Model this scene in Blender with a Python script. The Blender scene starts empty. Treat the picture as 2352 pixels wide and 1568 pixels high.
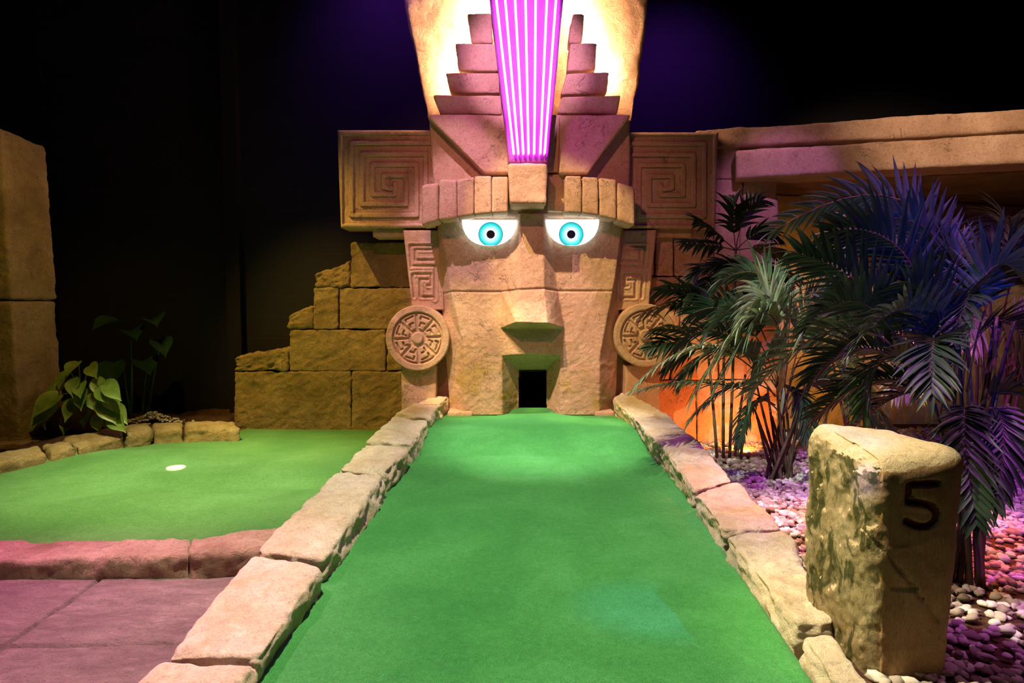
import bpy, math, random
import numpy as np
from mathutils import Vector, Matrix
from mathutils.geometry import delaunay_2d_cdt

random.seed(7)
rng = np.random.default_rng(11)
SC = bpy.context.scene
COL = SC.collection

# ------------------------------------------------------------------ camera
H = 1.2
F = 1500.0
PITCH = math.atan(94 / 1500)
cam_d = bpy.data.cameras.new('camera')
cam_d.sensor_width = 36
cam_d.lens = F / 2352 * 36
cam_d.clip_start = 0.05
cam = bpy.data.objects.new('camera', cam_d)
COL.objects.link(cam)
cam.location = (0, 0, H)
cam.rotation_euler = (math.pi / 2 - PITCH, 0, 0)
SC.camera = cam

# ------------------------------------------------------------------ view and world
SC.view_settings.view_transform = 'Standard'
SC.view_settings.look = 'None'
SC.view_settings.gamma = 1
SC.view_settings.use_curve_mapping = False
SC.view_settings.exposure = 0.0
world = bpy.data.worlds.new('world')
SC.world = world
world.use_nodes = True
world.node_tree.nodes['Background'].inputs[0].default_value = (0.35, 0.12, 0.6, 1)
world.node_tree.nodes['Background'].inputs[1].default_value = 0.012


# ------------------------------------------------------------------ lights
def spot(name, loc, target, power, color, angle=60, blend=0.6, radius=0.06):
    d = bpy.data.lights.new(name, 'SPOT')
    d.energy = power
    d.color = color
    d.spot_size = math.radians(angle)
    d.spot_blend = blend
    d.shadow_soft_size = radius
    o = bpy.data.objects.new(name, d)
    COL.objects.link(o)
    o.location = loc
    v = Vector(target) - Vector(loc)
    o.rotation_euler = v.to_track_quat('-Z', 'Y').to_euler()
    return o


def area(name, loc, target, sx, sy, power, color):
    d = bpy.data.lights.new(name, 'AREA')
    d.shape = 'RECTANGLE'
    d.size = sx
    d.size_y = sy
    d.energy = power
    d.color = color
    o = bpy.data.objects.new(name, d)
    COL.objects.link(o)
    o.location = loc
    v = Vector(target) - Vector(loc)
    o.rotation_euler = v.to_track_quat('-Z', 'Y').to_euler()
    return o


# warm ceiling spots over the fairway and its kerbs
spot('spot_fairway_near', (-0.7, 2.4, 4.8), (0.1, 2.7, 0), 1350, (1.0, 0.90, 0.64), 64, 0.9, 0.04)
spot('spot_fairway_far', (0.3, 4.9, 4.9), (0.2, 5.1, 0.1), 1900, (1.0, 0.88, 0.72), 27, 0.8, 0.04)
# spots on the stone head, high on the left, plus an added violet fill
spot('spot_head_amber', (-2.5, 2.25, 6.85), (0.86, 6.0, 0.85), 2900, (1.0, 0.72, 0.30), 14.5, 0.3, 0.04)
spot('spot_head_pink', (-1.9, 2.3, 6.85), (-0.15, 6.1, 0.95), 1750, (1.0, 0.58, 0.78), 17, 0.35, 0.04)
spot('spot_head_yellow', (-1.4, 2.2, 6.85), (-0.3, 6.0, 0.45), 2300, (1.0, 0.80, 0.22), 9, 0.5, 0.04)
spot('spot_crown_pink', (-0.2, 2.6, 3.4), (0.13, 6.0, 3.25), 850, (1.0, 0.46, 1.0), 22, 0.6, 0.03)
spot('spot_ears_red', (-0.6, 2.4, 3.6), (0.1, 6.0, 1.8), 190, (1.0, 0.34, 0.27), 58, 0.9, 0.05)
spot('fill_head_violet', (1.8, 2.6, 3.0), (0.2, 6.0, 1.7), 26, (0.60, 0.10, 1.0), 44, 0.9, 0.06)  # added fill from the right, turns the shadows on the head purple
# yellow wash on the stepped wall and the small green
spot('spot_wall_yellow', (-3.2, 3.9, 4.9), (-1.7, 6.5, 0.1), 1000, (1.0, 0.66, 0.11), 38, 0.9, 0.04)
spot('spot_green', (-2.2, 3.9, 4.9), (-2.3, 4.7, 0), 1900, (1.0, 1.0, 0.55), 42, 0.95, 0.04)
spot('spot_pillar', (-2.6, 3.6, 4.4), (-4.1, 5.8, 0.8), 170, (1.0, 0.66, 0.10), 46, 0.9, 0.04)
# magenta wash on the paving
spot('spot_paving_magenta', (-3.2, 3.2, 4.4), (-2.0, 2.0, 0), 1500, (1.0, 0.26, 0.58), 42, 0.9, 0.05)
spot('spot_post_violet', (-0.4, 1.0, 2.6), (1.09, 2.03, 0.67), 420, (0.22, 0.14, 1.0), 2.6, 0.9, 0.02)
# coloured lights among the palms
spot('spot_palm_magenta', (1.0, 1.7, 4.6), (2.15, 3.1, 1.4), 800, (0.74, 0.12, 1.0), 44, 0.8, 0.03)
spot('spot_palm_blue', (1.55, 0.4, 2.3), (2.3, 3.4, 1.1), 230, (0.03, 0.04, 1.0), 38, 0.8, 0.03)
spot('spot_palm_white', (0.1, 1.9, 3.3), (1.8, 4.6, 0.85), 1000, (0.92, 0.95, 0.85), 22, 0.7, 0.03)
spot('spot_gravel_white', (1.2, 4.2, 4.8), (1.9, 4.4, -0.1), 420, (1.0, 0.80, 0.72), 34, 0.8, 0.03)
spot('spot_beam_pink', (3.2, 2.2, 4.0), (4.1, 5.7, 2.7), 620, (1.0, 0.66, 0.42), 40, 0.8, 0.05)
spot('spot_pier_violet', (1.9, 3.2, 4.2), (2.45, 6.2, 2.1), 240, (0.85, 0.32, 0.95), 20, 0.7, 0.05)
spot('spot_ground_orange', (2.1, 5.7, -0.08), (2.0, 6.28, 0.05), 60, (1.0, 0.20, 0.03), 140, 0.9, 0.03)
spot('spot_gravel_orange', (2.9, 4.4, 2.4), (2.0, 3.75, -0.1), 900, (1.0, 0.16, 0.06), 46, 0.7, 0.03)
spot('spot_gravel_near', (2.6, 2.2, 3.8), (2.4, 2.9, 0), 220, (0.9, 0.26, 0.70), 50, 0.9, 0.03)
spot('spot_interior_yellow', (3.6, 5.2, 0.5), (3.0, 7.3, 0.5), 150, (1.0, 0.50, 0.06), 90, 0.9, 0.05)
spot('spot_post_left', (-1.4, 2.7, 3.2), (1.2, 2.25, 0.3), 650, (1.0, 0.80, 0.40), 20, 0.8, 0.04)
spot('fill_backdrop_violet', (-1.5, 5.6, 5.2), (-1.3, 7.0, 3.6), 70, (0.30, 0.04, 1.0), 75, 1.0, 0.1)  # added fill, stands in for neon glow on the partition
spot('fill_backdrop_violet', (2.2, 6.6, 5.2), (2.0, 8.6, 3.6), 90, (0.30, 0.04, 1.0), 75, 1.0, 0.1)  # same added fill for the back wall
spot('spot_pool_blue', (3.2, 1.4, 3.6), (0.52, 2.45, 0.0), 700, (0.0, 0.30, 1.0), 7, 0.9, 0.03)


# ------------------------------------------------------------------ pixel rays -> world points
def ray(px, py):
    x = (px - 1176) / F
    y = (784 - py) / F
    return np.array([x, math.cos(PITCH) + y * math.sin(PITCH), -math.sin(PITCH) + y * math.cos(PITCH)])


def at(px, py, Y):
    d = ray(px, py)
    return np.array([0, 0, H]) + d * (Y / d[1])


def at_v(px, py, Y):
    px, py, Y = np.broadcast_arrays(np.asarray(px, float), np.asarray(py, float), np.asarray(Y, float))
    x = (px - 1176) / F
    y = (784 - py) / F
    dy = math.cos(PITCH) + y * math.sin(PITCH)
    dz = -math.sin(PITCH) + y * math.cos(PITCH)
    t = Y / dy
    return np.stack([x * t, Y, H + dz * t], -1)


def onz(px, py, z):
    d = ray(px, py)
    return np.array([0, 0, H]) + d * ((z - H) / d[2])


def lane_z(Y):
    Y = np.asarray(Y, float)
    a = 0.032 * (Y - 2.05)
    return a


def lane_l(Y):
    return np.interp(Y, [1.2, 2.05, 4.63, 6.0], [-0.83, -0.787, -0.667, -0.60])


def lane_r(Y):
    return np.interp(Y, [1.2, 2.05, 4.63, 5.6, 6.1], [0.86, 0.907, 1.025, 1.0, 0.95])


def on_kerb(px, py, h):
    z = 0.1
    for _ in range(12):
        p = onz(px, py, z)
        z = float(lane_z(p[1])) + (h(p[1]) if callable(h) else h)
    return onz(px, py, z)


# ------------------------------------------------------------------ noise
def _hash(ix, iy, iz, seed):
    h = (ix.astype(np.int64) * 374761393 + iy.astype(np.int64) * 668265263 + iz.astype(np.int64) * 2147483647 + seed * 974711) & 0xFFFFFFFF
    h = ((h ^ (h >> 13)) * 1274126177) & 0xFFFFFFFF
    h = (h ^ (h >> 16)) & 0xFFFFFFFF
    return h / 4294967295.0 * 2 - 1


def vnoise(p, seed=0):
    i = np.floor(p).astype(np.int64)
    f = p - i
    u = f * f * f * (f * (f * 6 - 15) + 10)
    r = 0
    for dx in (0, 1):
        wx = u[:, 0] if dx else 1 - u[:, 0]
        for dy in (0, 1):
            wy = u[:, 1] if dy else 1 - u[:, 1]
            for dz in (0, 1):
                wz = u[:, 2] if dz else 1 - u[:, 2]
                r = r + wx * wy * wz * _hash(i[:, 0] + dx, i[:, 1] + dy, i[:, 2] + dz, seed)
    return r


def fbm(p, octaves=4, seed=0, gain=0.5):
    a, s, r = 1.0, 1.0, 0
    for k in range(octaves):
        r = r + a * vnoise(p * s + 17.3 * k, seed + k)
        a *= gain
        s *= 2.03
    return r


def ridged(p, octaves=3, seed=0):
    a, s, r = 1.0, 1.0, 0
    for k in range(octaves):
        r = r + a * (1 - np.abs(vnoise(p * s + 9.1 * k, seed + k)) * 2)
        a *= 0.5
        s *= 2.1
    return r


# ------------------------------------------------------------------ materials
def new_mat(name):
    m = bpy.data.materials.new(name)
    m.use_nodes = True
    nt = m.node_tree
    b = nt.nodes['Principled BSDF']
    return m, nt, b


def N(nt, t, **kw):
    n = nt.nodes.new(t)
    for k, v in kw.items():
        setattr(n, k, v)
    return n


def noise_node(nt, co, scale, detail=4, rough=0.55, dist=0.0):
    n = N(nt, 'ShaderNodeTexNoise')
    n.inputs['Scale'].default_value = scale
    n.inputs['Detail'].default_value = detail
    n.inputs['Roughness'].default_value = rough
    n.inputs['Distortion'].default_value = dist
    nt.links.new(co, n.inputs['Vector'])
    return n.outputs['Fac']


def ramp(nt, fac, stops):
    r = N(nt, 'ShaderNodeValToRGB')
    e = r.color_ramp.elements
    while len(e) < len(stops):
        e.new(0.5)
    for k, (p, c) in enumerate(stops):
        e[k].position = p
        e[k].color = (c[0], c[1], c[2], 1) if hasattr(c, '__len__') else (c, c, c, 1)
    nt.links.new(fac, r.inputs[0])
    return r.outputs[0]


def mixc(nt, fac, a, b, mode='MIX'):
    m = N(nt, 'ShaderNodeMix', data_type='RGBA', blend_type=mode)
    for sock, v in ((m.inputs[0], fac), (m.inputs[6], a), (m.inputs[7], b)):
        if hasattr(v, 'is_linked'):
            nt.links.new(v, sock)
        elif hasattr(v, '__len__'):
            sock.default_value = (v[0], v[1], v[2], 1)
        else:
            sock.default_value = v
    return m.outputs[2]


def math_n(nt, op, a, b=0.0, c=None):
    m = N(nt, 'ShaderNodeMath', operation=op)
    for k, v in enumerate((a, b) if c is None else (a, b, c)):
        if hasattr(v, 'is_linked'):
            nt.links.new(v, m.inputs[k])
        else:
            m.inputs[k].default_value = v
    return m.outputs[0]


def bump(nt, h, strength, dist, prev=None):
    b = N(nt, 'ShaderNodeBump')
    b.inputs['Strength'].default_value = strength
    b.inputs['Distance'].default_value = dist
    nt.links.new(h, b.inputs['Height'])
    if prev is not None:
        nt.links.new(prev, b.inputs['Normal'])
    return b.outputs[0]


def stone_mat(name, c1, c2, c3, scale=1.0, rough_bump=0.5, moss=None, cracks=True, stretch=None):
    m, nt, b = new_mat(name)
    tc = N(nt, 'ShaderNodeTexCoord')
    co = tc.outputs['Object']
    if stretch:
        mp = N(nt, 'ShaderNodeMapping')
        mp.inputs['Scale'].default_value = stretch[:3]
        mp.inputs['Rotation'].default_value = stretch[3:]
        nt.links.new(co, mp.inputs['Vector'])
        co = mp.outputs[0]
    n1 = noise_node(nt, co, 2.2 * scale, 6, 0.6, 0.4)
    n2 = noise_node(nt, co, 11 * scale, 9, 0.68, 0.9)
    n3 = noise_node(nt, co, 130 * scale, 3, 0.7)
    n4 = noise_node(nt, co, 34 * scale, 5, 0.7, 1.4)
    col = ramp(nt, n1, [(0.34, c2), (0.52, c1), (0.68, c3)])
    hollow_mask = ramp(nt, n4, [(0.36, 1.0), (0.5, 0.0)])
    col = mixc(nt, math_n(nt, 'MULTIPLY', hollow_mask, 0.5), col, tuple(v * 0.62 for v in c2))  # darker where the fine bump noise is low
    grain = ramp(nt, n3, [(0.3, 0.72), (0.7, 1.12)])
    col = mixc(nt, 0.8, col, grain, 'MULTIPLY')
    if moss:
        nm = noise_node(nt, co, 4.0 * scale, 6, 0.62, 0.8)
        mask = ramp(nt, nm, [(moss[1], 0.0), (moss[1] + 0.07, 1.0)])
        col = mixc(nt, math_n(nt, 'MULTIPLY', mask, moss[2]), col, moss[0])
    h = bump(nt, n2, rough_bump, 0.035)
    h = bump(nt, n4, rough_bump * 0.6, 0.012, h)
    h = bump(nt, n3, 0.35, 0.003, h)
    if cracks:
        nc = noise_node(nt, co, 2.6 * scale, 5, 0.6, 0.8)
        d = math_n(nt, 'ABSOLUTE', math_n(nt, 'SUBTRACT', nc, 0.5))
        line = ramp(nt, d, [(0.0, 1.0), (0.005, 0.0)])
        gate = ramp(nt, noise_node(nt, co, 3.3 * scale, 2), [(0.52, 0.0), (0.6, 1.0)])
        line = math_n(nt, 'MULTIPLY', line, gate)
        col = mixc(nt, math_n(nt, 'MULTIPLY', line, 0.6), col, tuple(v * 0.3 for v in c2))
        inv = math_n(nt, 'SUBTRACT', 1.0, line)
        h = bump(nt, inv, 0.7, 0.01, h)
    nt.links.new(col, b.inputs['Base Color'])
    nt.links.new(h, b.inputs['Normal'])
    b.inputs['Roughness'].default_value = 0.88
    b.inputs['Specular IOR Level'].default_value = 0.2
    return m


def plain_mat(name, c, rough=0.7, spec=0.3, noise=None, trans=0.0):
    m, nt, b = new_mat(name)
    b.inputs['Base Color'].default_value = (*c, 1)
    b.inputs['Roughness'].default_value = rough
    b.inputs['Specular IOR Level'].default_value = spec
    if noise:
        tc = N(nt, 'ShaderNodeTexCoord')
        f = noise_node(nt, tc.outputs['Object'], noise[0], 5, 0.6)
        nt.links.new(ramp(nt, f, [(0.35, c), (0.65, noise[1])]), b.inputs['Base Color'])
        nt.links.new(bump(nt, f, 0.4, noise[2]), b.inputs['Normal'])
    return m


def emit_mat(name, c, strength):
    m, nt, b = new_mat(name)
    b.inputs['Base Color'].default_value = (*c, 1)
    b.inputs['Emission Color'].default_value = (*c, 1)
    b.inputs['Emission Strength'].default_value = strength
    return m


def carpet_mat(name, c1, c2, c3):
    m, nt, b = new_mat(name)
    tc = N(nt, 'ShaderNodeTexCoord')
    co = tc.outputs['Object']
    big = noise_node(nt, co, 1.6, 4, 0.6, 0.3)
    fine = noise_node(nt, co, 260, 2, 0.8)
    mid = noise_node(nt, co, 40, 3, 0.7)
    col = ramp(nt, big, [(0.35, c2), (0.55, c1), (0.72, c3)])
    g = ramp(nt, fine, [(0.3, 0.45), (0.7, 1.45)])
    col = mixc(nt, 0.85, col, g, 'MULTIPLY')
    g2 = ramp(nt, mid, [(0.35, 0.85), (0.65, 1.12)])
    col = mixc(nt, 0.7, col, g2, 'MULTIPLY')
    nt.links.new(col, b.inputs['Base Color'])
    nt.links.new(bump(nt, fine, 0.9, 0.004), b.inputs['Normal'])
    b.inputs['Roughness'].default_value = 0.95
    b.inputs['Specular IOR Level'].default_value = 0.1
    b.inputs['Sheen Weight'].default_value = 0.25
    b.inputs['Sheen Tint'].default_value = (0.5, 1, 0.5, 1)
    return m


def leaf_mat(name, c1, c2, rough=0.45, trans=0.15):
    m, nt, b = new_mat(name)
    tc = N(nt, 'ShaderNodeTexCoord')
    f = noise_node(nt, tc.outputs['Object'], 9, 3)
    col = ramp(nt, f, [(0.35, c1), (0.65, c2)])
    nt.links.new(col, b.inputs['Base Color'])
    b.inputs['Roughness'].default_value = rough
    b.inputs['Specular IOR Level'].default_value = 0.35
    tr = N(nt, 'ShaderNodeBsdfTranslucent')
    nt.links.new(col, tr.inputs[0])
    ms = N(nt, 'ShaderNodeMixShader')
    ms.inputs[0].default_value = trans
    out = nt.nodes['Material Output']
    nt.links.new(b.outputs[0], ms.inputs[1])
    nt.links.new(tr.outputs[0], ms.inputs[2])
    nt.links.new(ms.outputs[0], out.inputs[0])
    return m


M = {}
M['head'] = stone_mat('terracotta_carved_plaster', (0.60, 0.40, 0.26), (0.50, 0.31, 0.19), (0.68, 0.48, 0.33), 1.0, 0.5)
M['wall'] = stone_mat('ochre_block_plaster', (0.40, 0.27, 0.13), (0.28, 0.18, 0.08), (0.48, 0.34, 0.18), 1.0, 0.9)
M['pink_wall'] = stone_mat('pale_sand_plaster', (0.56, 0.38, 0.26), (0.42, 0.27, 0.17), (0.66, 0.47, 0.33), 1.0, 0.5)
M['kerb'] = stone_mat('cream_sandstone', (0.82, 0.70, 0.50), (0.70, 0.54, 0.32), (0.88, 0.78, 0.60), 1.4, 0.8, cracks=False)
M['kerb_red'] = stone_mat('reddish_sandstone', (0.54, 0.38, 0.26), (0.38, 0.24, 0.15), (0.62, 0.46, 0.32), 1.3, 0.9, cracks=False)
M['kerb_ochre'] = stone_mat('ochre_sandstone', (0.55, 0.38, 0.16), (0.38, 0.24, 0.09), (0.65, 0.48, 0.24), 1.6, 1.0, cracks=False)
M['post'] = stone_mat('worn_sandstone', (0.46, 0.29, 0.14), (0.36, 0.21, 0.09), (0.54, 0.37, 0.19), 1.4, 0.3, stretch=(1.6, 1.6, 0.6, 0, 0.3, 0), cracks=False)
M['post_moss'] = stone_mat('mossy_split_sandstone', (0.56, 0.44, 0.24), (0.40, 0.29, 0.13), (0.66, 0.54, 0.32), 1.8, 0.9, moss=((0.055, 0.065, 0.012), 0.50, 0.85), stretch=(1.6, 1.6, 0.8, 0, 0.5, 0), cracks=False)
M['post_top'] = stone_mat('lit_top_sandstone', (0.66, 0.52, 0.32), (0.54, 0.40, 0.22), (0.76, 0.62, 0.42), 1.8, 0.5, cracks=False)  # paler copy for the upward faces, light from above put into the colour
M['paving'] = stone_mat('stamped_concrete_paving', (0.34, 0.25, 0.23), (0.26, 0.18, 0.17), (0.42, 0.32, 0.28), 1.2, 1.0, cracks=False, stretch=(0.9, 1.6, 1, 0, 0, 0.3))
M['carpet'] = carpet_mat('green_putting_carpet', (0.058, 0.30, 0.070), (0.040, 0.245, 0.055), (0.085, 0.37, 0.105))
M['carpet_far'] = carpet_mat('green_putting_carpet_yellowish', (0.125, 0.29, 0.080), (0.095, 0.24, 0.062), (0.16, 0.35, 0.11))
M['black'] = plain_mat('black_paint', (0.004, 0.003, 0.005), 0.9, 0.1)
M['dark_wall'] = None
M['soil'] = plain_mat('dark_soil', (0.05, 0.025, 0.015), 0.95, 0.1, (30, (0.10, 0.05, 0.03), 0.02))
M['pot'] = plain_mat('brown_clay_pot', (0.06, 0.02, 0.01), 0.8, 0.2, (8, (0.09, 0.035, 0.018), 0.005))
M['pebble'] = plain_mat('pale_pebbles', (0.34, 0.29, 0.25), 0.75, 0.3, (14, (0.62, 0.56, 0.50), 0.003))
_nt = M['pebble'].node_tree
_g = N(_nt, 'ShaderNodeNewGeometry')
_c = ramp(_nt, _g.outputs['Random Per Island'], [(0.0, (0.22, 0.17, 0.14)), (0.35, (0.42, 0.36, 0.30)), (0.7, (0.60, 0.54, 0.47)), (1.0, (0.78, 0.74, 0.68))])
_nt.links.new(_c, _nt.nodes['Principled BSDF'].inputs['Base Color'])
M['palm'] = leaf_mat('palm_green', (0.06, 0.11, 0.05), (0.11, 0.18, 0.08))
M['palm_light'] = leaf_mat('palm_light_green', (0.24, 0.32, 0.14), (0.36, 0.44, 0.22))
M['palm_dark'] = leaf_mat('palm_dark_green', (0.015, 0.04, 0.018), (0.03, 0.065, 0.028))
M['pothos'] = leaf_mat('yellow_green_leaf', (0.12, 0.20, 0.03), (0.24, 0.32, 0.06), 0.4)
M['alocasia'] = leaf_mat('glossy_dark_leaf', (0.02, 0.05, 0.02), (0.03, 0.07, 0.03), 0.15)
M['cane'] = plain_mat('brown_cane', (0.10, 0.06, 0.03), 0.5, 0.4, (12, (0.16, 0.11, 0.05), 0.003))
M['cane_dark'] = plain_mat('dark_cane', (0.035, 0.022, 0.016), 0.5, 0.4, (12, (0.07, 0.045, 0.03), 0.003))
M['neon'] = emit_mat('violet_neon', (0.66, 0.036, 1.0), 40.0)
M['led'] = emit_mat('warm_white_led', (1.0, 0.60, 0.34), 330.0)
M['eye_white'] = emit_mat('lit_white_acrylic', (0.78, 0.90, 1.0), 2.2)
M['eye_line'] = plain_mat('dark_teal_outline', (0.0, 0.05, 0.07), 0.5)
M['pupil'] = plain_mat('navy_pupil', (0.0, 0.008, 0.03), 0.5)
M['cup'] = plain_mat('white_plastic', (0.95, 0.95, 0.9), 0.4)
M['number'] = plain_mat('dark_red_brown_paint', (0.10, 0.014, 0.006), 0.7, 0.2, (20, (0.14, 0.024, 0.012), 0.002))
M['panel'] = stone_mat('neon_tinted_plaster', (0.34, 0.09, 0.36), (0.28, 0.07, 0.30), (0.40, 0.11, 0.42), 1.0, 0.3, cracks=False)  # plain stone with the violet of the neon light put into its colour


def iris_mat():
    m, nt, b = new_mat('lit_cyan_iris')
    tc = N(nt, 'ShaderNodeTexCoord')
    ln = N(nt, 'ShaderNodeVectorMath', operation='LENGTH')
    mp = N(nt, 'ShaderNodeMapping')
    mp.inputs['Scale'].default_value = (1, 0, 1)
    nt.links.new(tc.outputs['Object'], mp.inputs['Vector'])
    nt.links.new(mp.outputs[0], ln.inputs[0])
    r = math_n(nt, 'DIVIDE', ln.outputs['Value'], 27 / F * 5.97)
    col = ramp(nt, r, [(0.0, (0.75, 0.97, 1)), (0.45, (0.62, 0.93, 1)), (0.75, (0.08, 0.72, 0.78)), (0.93, (0.0, 0.50, 0.52))])
    nt.links.new(col, b.inputs['Base Color'])
    nt.links.new(col, b.inputs['Emission Color'])
    b.inputs['Emission Strength'].default_value = 1.15
    return m


M['iris'] = iris_mat()


def dark_wall_mat():
    m, nt, b = new_mat('black_painted_blockwork')
    tc = N(nt, 'ShaderNodeTexCoord')
    mp = N(nt, 'ShaderNodeMapping')
    mp.inputs['Rotation'].default_value = (math.pi / 2, 0, 0)
    nt.links.new(tc.outputs['Object'], mp.inputs['Vector'])
    br = N(nt, 'ShaderNodeTexBrick')
    br.inputs['Scale'].default_value = 1.0
    br.inputs['Brick Width'].default_value = 0.45
    br.inputs['Row Height'].default_value = 0.225
    br.inputs['Mortar Size'].default_value = 0.006
    br.inputs['Color1'].default_value = (0.006, 0.0035, 0.008, 1)
    br.inputs['Color2'].default_value = (0.008, 0.0045, 0.010, 1)
    br.inputs['Mortar'].default_value = (0.012, 0.008, 0.015, 1)
    nt.links.new(mp.outputs[0], br.inputs['Vector'])
    nt.links.new(br.outputs['Color'], b.inputs['Base Color'])
    inv = math_n(nt, 'SUBTRACT', 1.0, br.outputs['Fac'])
    nt.links.new(bump(nt, inv, 0.8, 0.01), b.inputs['Normal'])
    b.inputs['Roughness'].default_value = 0.6
    return m


M['dark_wall'] = dark_wall_mat()


# ------------------------------------------------------------------ object helpers
def tag(o, label=None, cat=None, group=None, kind=None):
    if label:
        o['label'] = label
    if cat:
        o['category'] = cat
    if group:
        o['group'] = group
    if kind:
        o['kind'] = kind
    return o


def mesh_obj(name, V, Fc, m, parent=None, smooth=True, origin=None, sharp=None):
    """V in world coordinates; Fc list of faces (or int array). Origin: base centre, or the parent's frame."""
    V = np.asarray(V, float)
    if parent is not None:
        off = np.array(parent_world(parent))
    elif origin is not None:
        off = np.asarray(origin, float)
    else:
        off = np.array([(V[:, 0].min() + V[:, 0].max()) / 2, (V[:, 1].min() + V[:, 1].max()) / 2, V[:, 2].min()])
    local = origin if (parent is not None and origin is not None) else None
    me = bpy.data.meshes.new(name)
    shift = np.asarray(local, float) if local is not None else off
    me.from_pydata((V - shift).tolist(), [], Fc.tolist() if isinstance(Fc, np.ndarray) else Fc)
    me.materials.append(m)
    if smooth:
        me.polygons.foreach_set('use_smooth', [True] * len(me.polygons))
    me.update()
    o = bpy.data.objects.new(name, me)
    COL.objects.link(o)
    if parent is not None:
        o.parent = parent
        if local is not None:
            o.location = Vector(shift - off)
    else:
        o.location = off
    return o


def parent_world(p):
    v = Vector((0, 0, 0))
    while p is not None:
        v = v + p.location
        p = p.parent
    return v


def thing(name, loc, label, cat, group=None):
    o = bpy.data.objects.new(name, None)
    o.empty_display_size = 0.1
    COL.objects.link(o)
    o.location = Vector([float(c) for c in loc])
    return tag(o, label, cat, group)


def normals(V, Fq):
    Fq = np.asarray(Fq)
    a, b, c, d = V[Fq[:, 0]], V[Fq[:, 1]], V[Fq[:, 2]], V[Fq[:, 3]]
    n = np.cross(c - a, d - b)
    vn = np.zeros_like(V)
    for k in range(4):
        np.add.at(vn, Fq[:, k], n)
    l = np.linalg.norm(vn, axis=1, keepdims=True)
    return vn / np.maximum(l, 1e-12)


_cube_cache = {}


def cube_grid(nx, ny, nz):
    key = (nx, ny, nz)
    if key in _cube_cache:
        return _cube_cache[key]
    idx = {}
    P = []

    def vid(i, j, k):
        t = (i, j, k)
        if t not in idx:
            idx[t] = len(P)
            P.append((i / nx * 2 - 1, j / ny * 2 - 1, k / nz * 2 - 1))
        return idx[t]
    Q = []
    for i in range(nx):
        for j in range(ny):
            Q.append((vid(i, j, 0), vid(i, j + 1, 0), vid(i + 1, j + 1, 0), vid(i + 1, j, 0)))
            Q.append((vid(i, j, nz), vid(i + 1, j, nz), vid(i + 1, j + 1, nz), vid(i, j + 1, nz)))
    for i in range(nx):
        for k in range(nz):
            Q.append((vid(i, 0, k), vid(i + 1, 0, k), vid(i + 1, 0, k + 1), vid(i, 0, k + 1)))
            Q.append((vid(i, ny, k), vid(i, ny, k + 1), vid(i + 1, ny, k + 1), vid(i + 1, ny, k)))
    for j in range(ny):
        for k in range(nz):
            Q.append((vid(0, j, k), vid(0, j, k + 1), vid(0, j + 1, k + 1), vid(0, j + 1, k)))
            Q.append((vid(nx, j, k), vid(nx, j + 1, k), vid(nx, j + 1, k + 1), vid(nx, j, k + 1)))
    _cube_cache[key] = (np.array(P), np.array(Q))
    return _cube_cache[key]


def rock_mesh(C, res=0.02, r=0.02, amp=0.006, freq=6.0, low=0.0, seed=0, maxn=70, chisel=0.0, post=None):
    """C: 8 corners, order x-, x+ / y-, y+ / z-, z+ : index = ix + 2*iy + 4*iz"""
    C = np.asarray(C, float).reshape(2, 2, 2, 3)   # [iz][iy][ix]
    lx = np.linalg.norm(C[:, :, 1] - C[:, :, 0], axis=-1).mean()
    ly = np.linalg.norm(C[:, 1] - C[:, 0], axis=-1).mean()
    lz = np.linalg.norm(C[1] - C[0], axis=-1).mean()
    n = [int(min(maxn, max(4, round(l / res)))) for l in (lx, ly, lz)]
    P, Q = cube_grid(*n)
    half = np.array([lx, ly, lz]) / 2
    # pull grid lines toward edges a little so that the rounding has vertices
    Pw = np.sign(P) * np.abs(P) ** 0.85
    p = Pw * half
    rr = min(r, half.min() * 0.9)
    q = np.clip(p, -(half - rr), half - rr)
    d = p - q
    l = np.linalg.norm(d, axis=1, keepdims=True)
    p = np.where(l > 1e-9, q + d / np.maximum(l, 1e-9) * np.minimum(l, rr) if False else q + d / np.maximum(l, 1e-9) * rr, p)
    # vertices lying on flat faces: |d| = rr along one axis only - unchanged
    u = (p / half + 1) / 2
    ux, uy, uz = u[:, 0:1], u[:, 1:2], u[:, 2:3]
    V = 0
    for iz in (0, 1):
        wz = uz if iz else 1 - uz
        for iy in (0, 1):
            wy = uy if iy else 1 - uy
            for ix in (0, 1):
                wx = ux if ix else 1 - ux
                V = V + wx * wy * wz * C[iz, iy, ix]
    nn = normals(V, Q)
    s = V + seed * 3.71
    dsp = amp * fbm(s * freq, 4, seed) + 0.0
    if low:
        dsp = dsp + low * vnoise(s * 2.1, seed + 50)
    if chisel:
        w = np.stack([s[:, 0] * 9 + s[:, 2] * 5, s[:, 1] * 9, s[:, 2] * 14 - s[:, 0] * 6], -1)
        w = w + 0.6 * np.stack([vnoise(s * 5, 3), vnoise(s * 5, 4), vnoise(s * 5, 5)], -1)
        dsp = dsp + chisel * (ridged(w, 3, seed + 9) - 0.9)
    V = V + nn * dsp[:, None]
    if post is not None:
        V = post(V, nn)
    return V, Q


def rock(name, C, m, parent=None, **kw):
    V, Q = rock_mesh(C, **kw)
    return mesh_obj(name, V, Q, m, parent)


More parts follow.
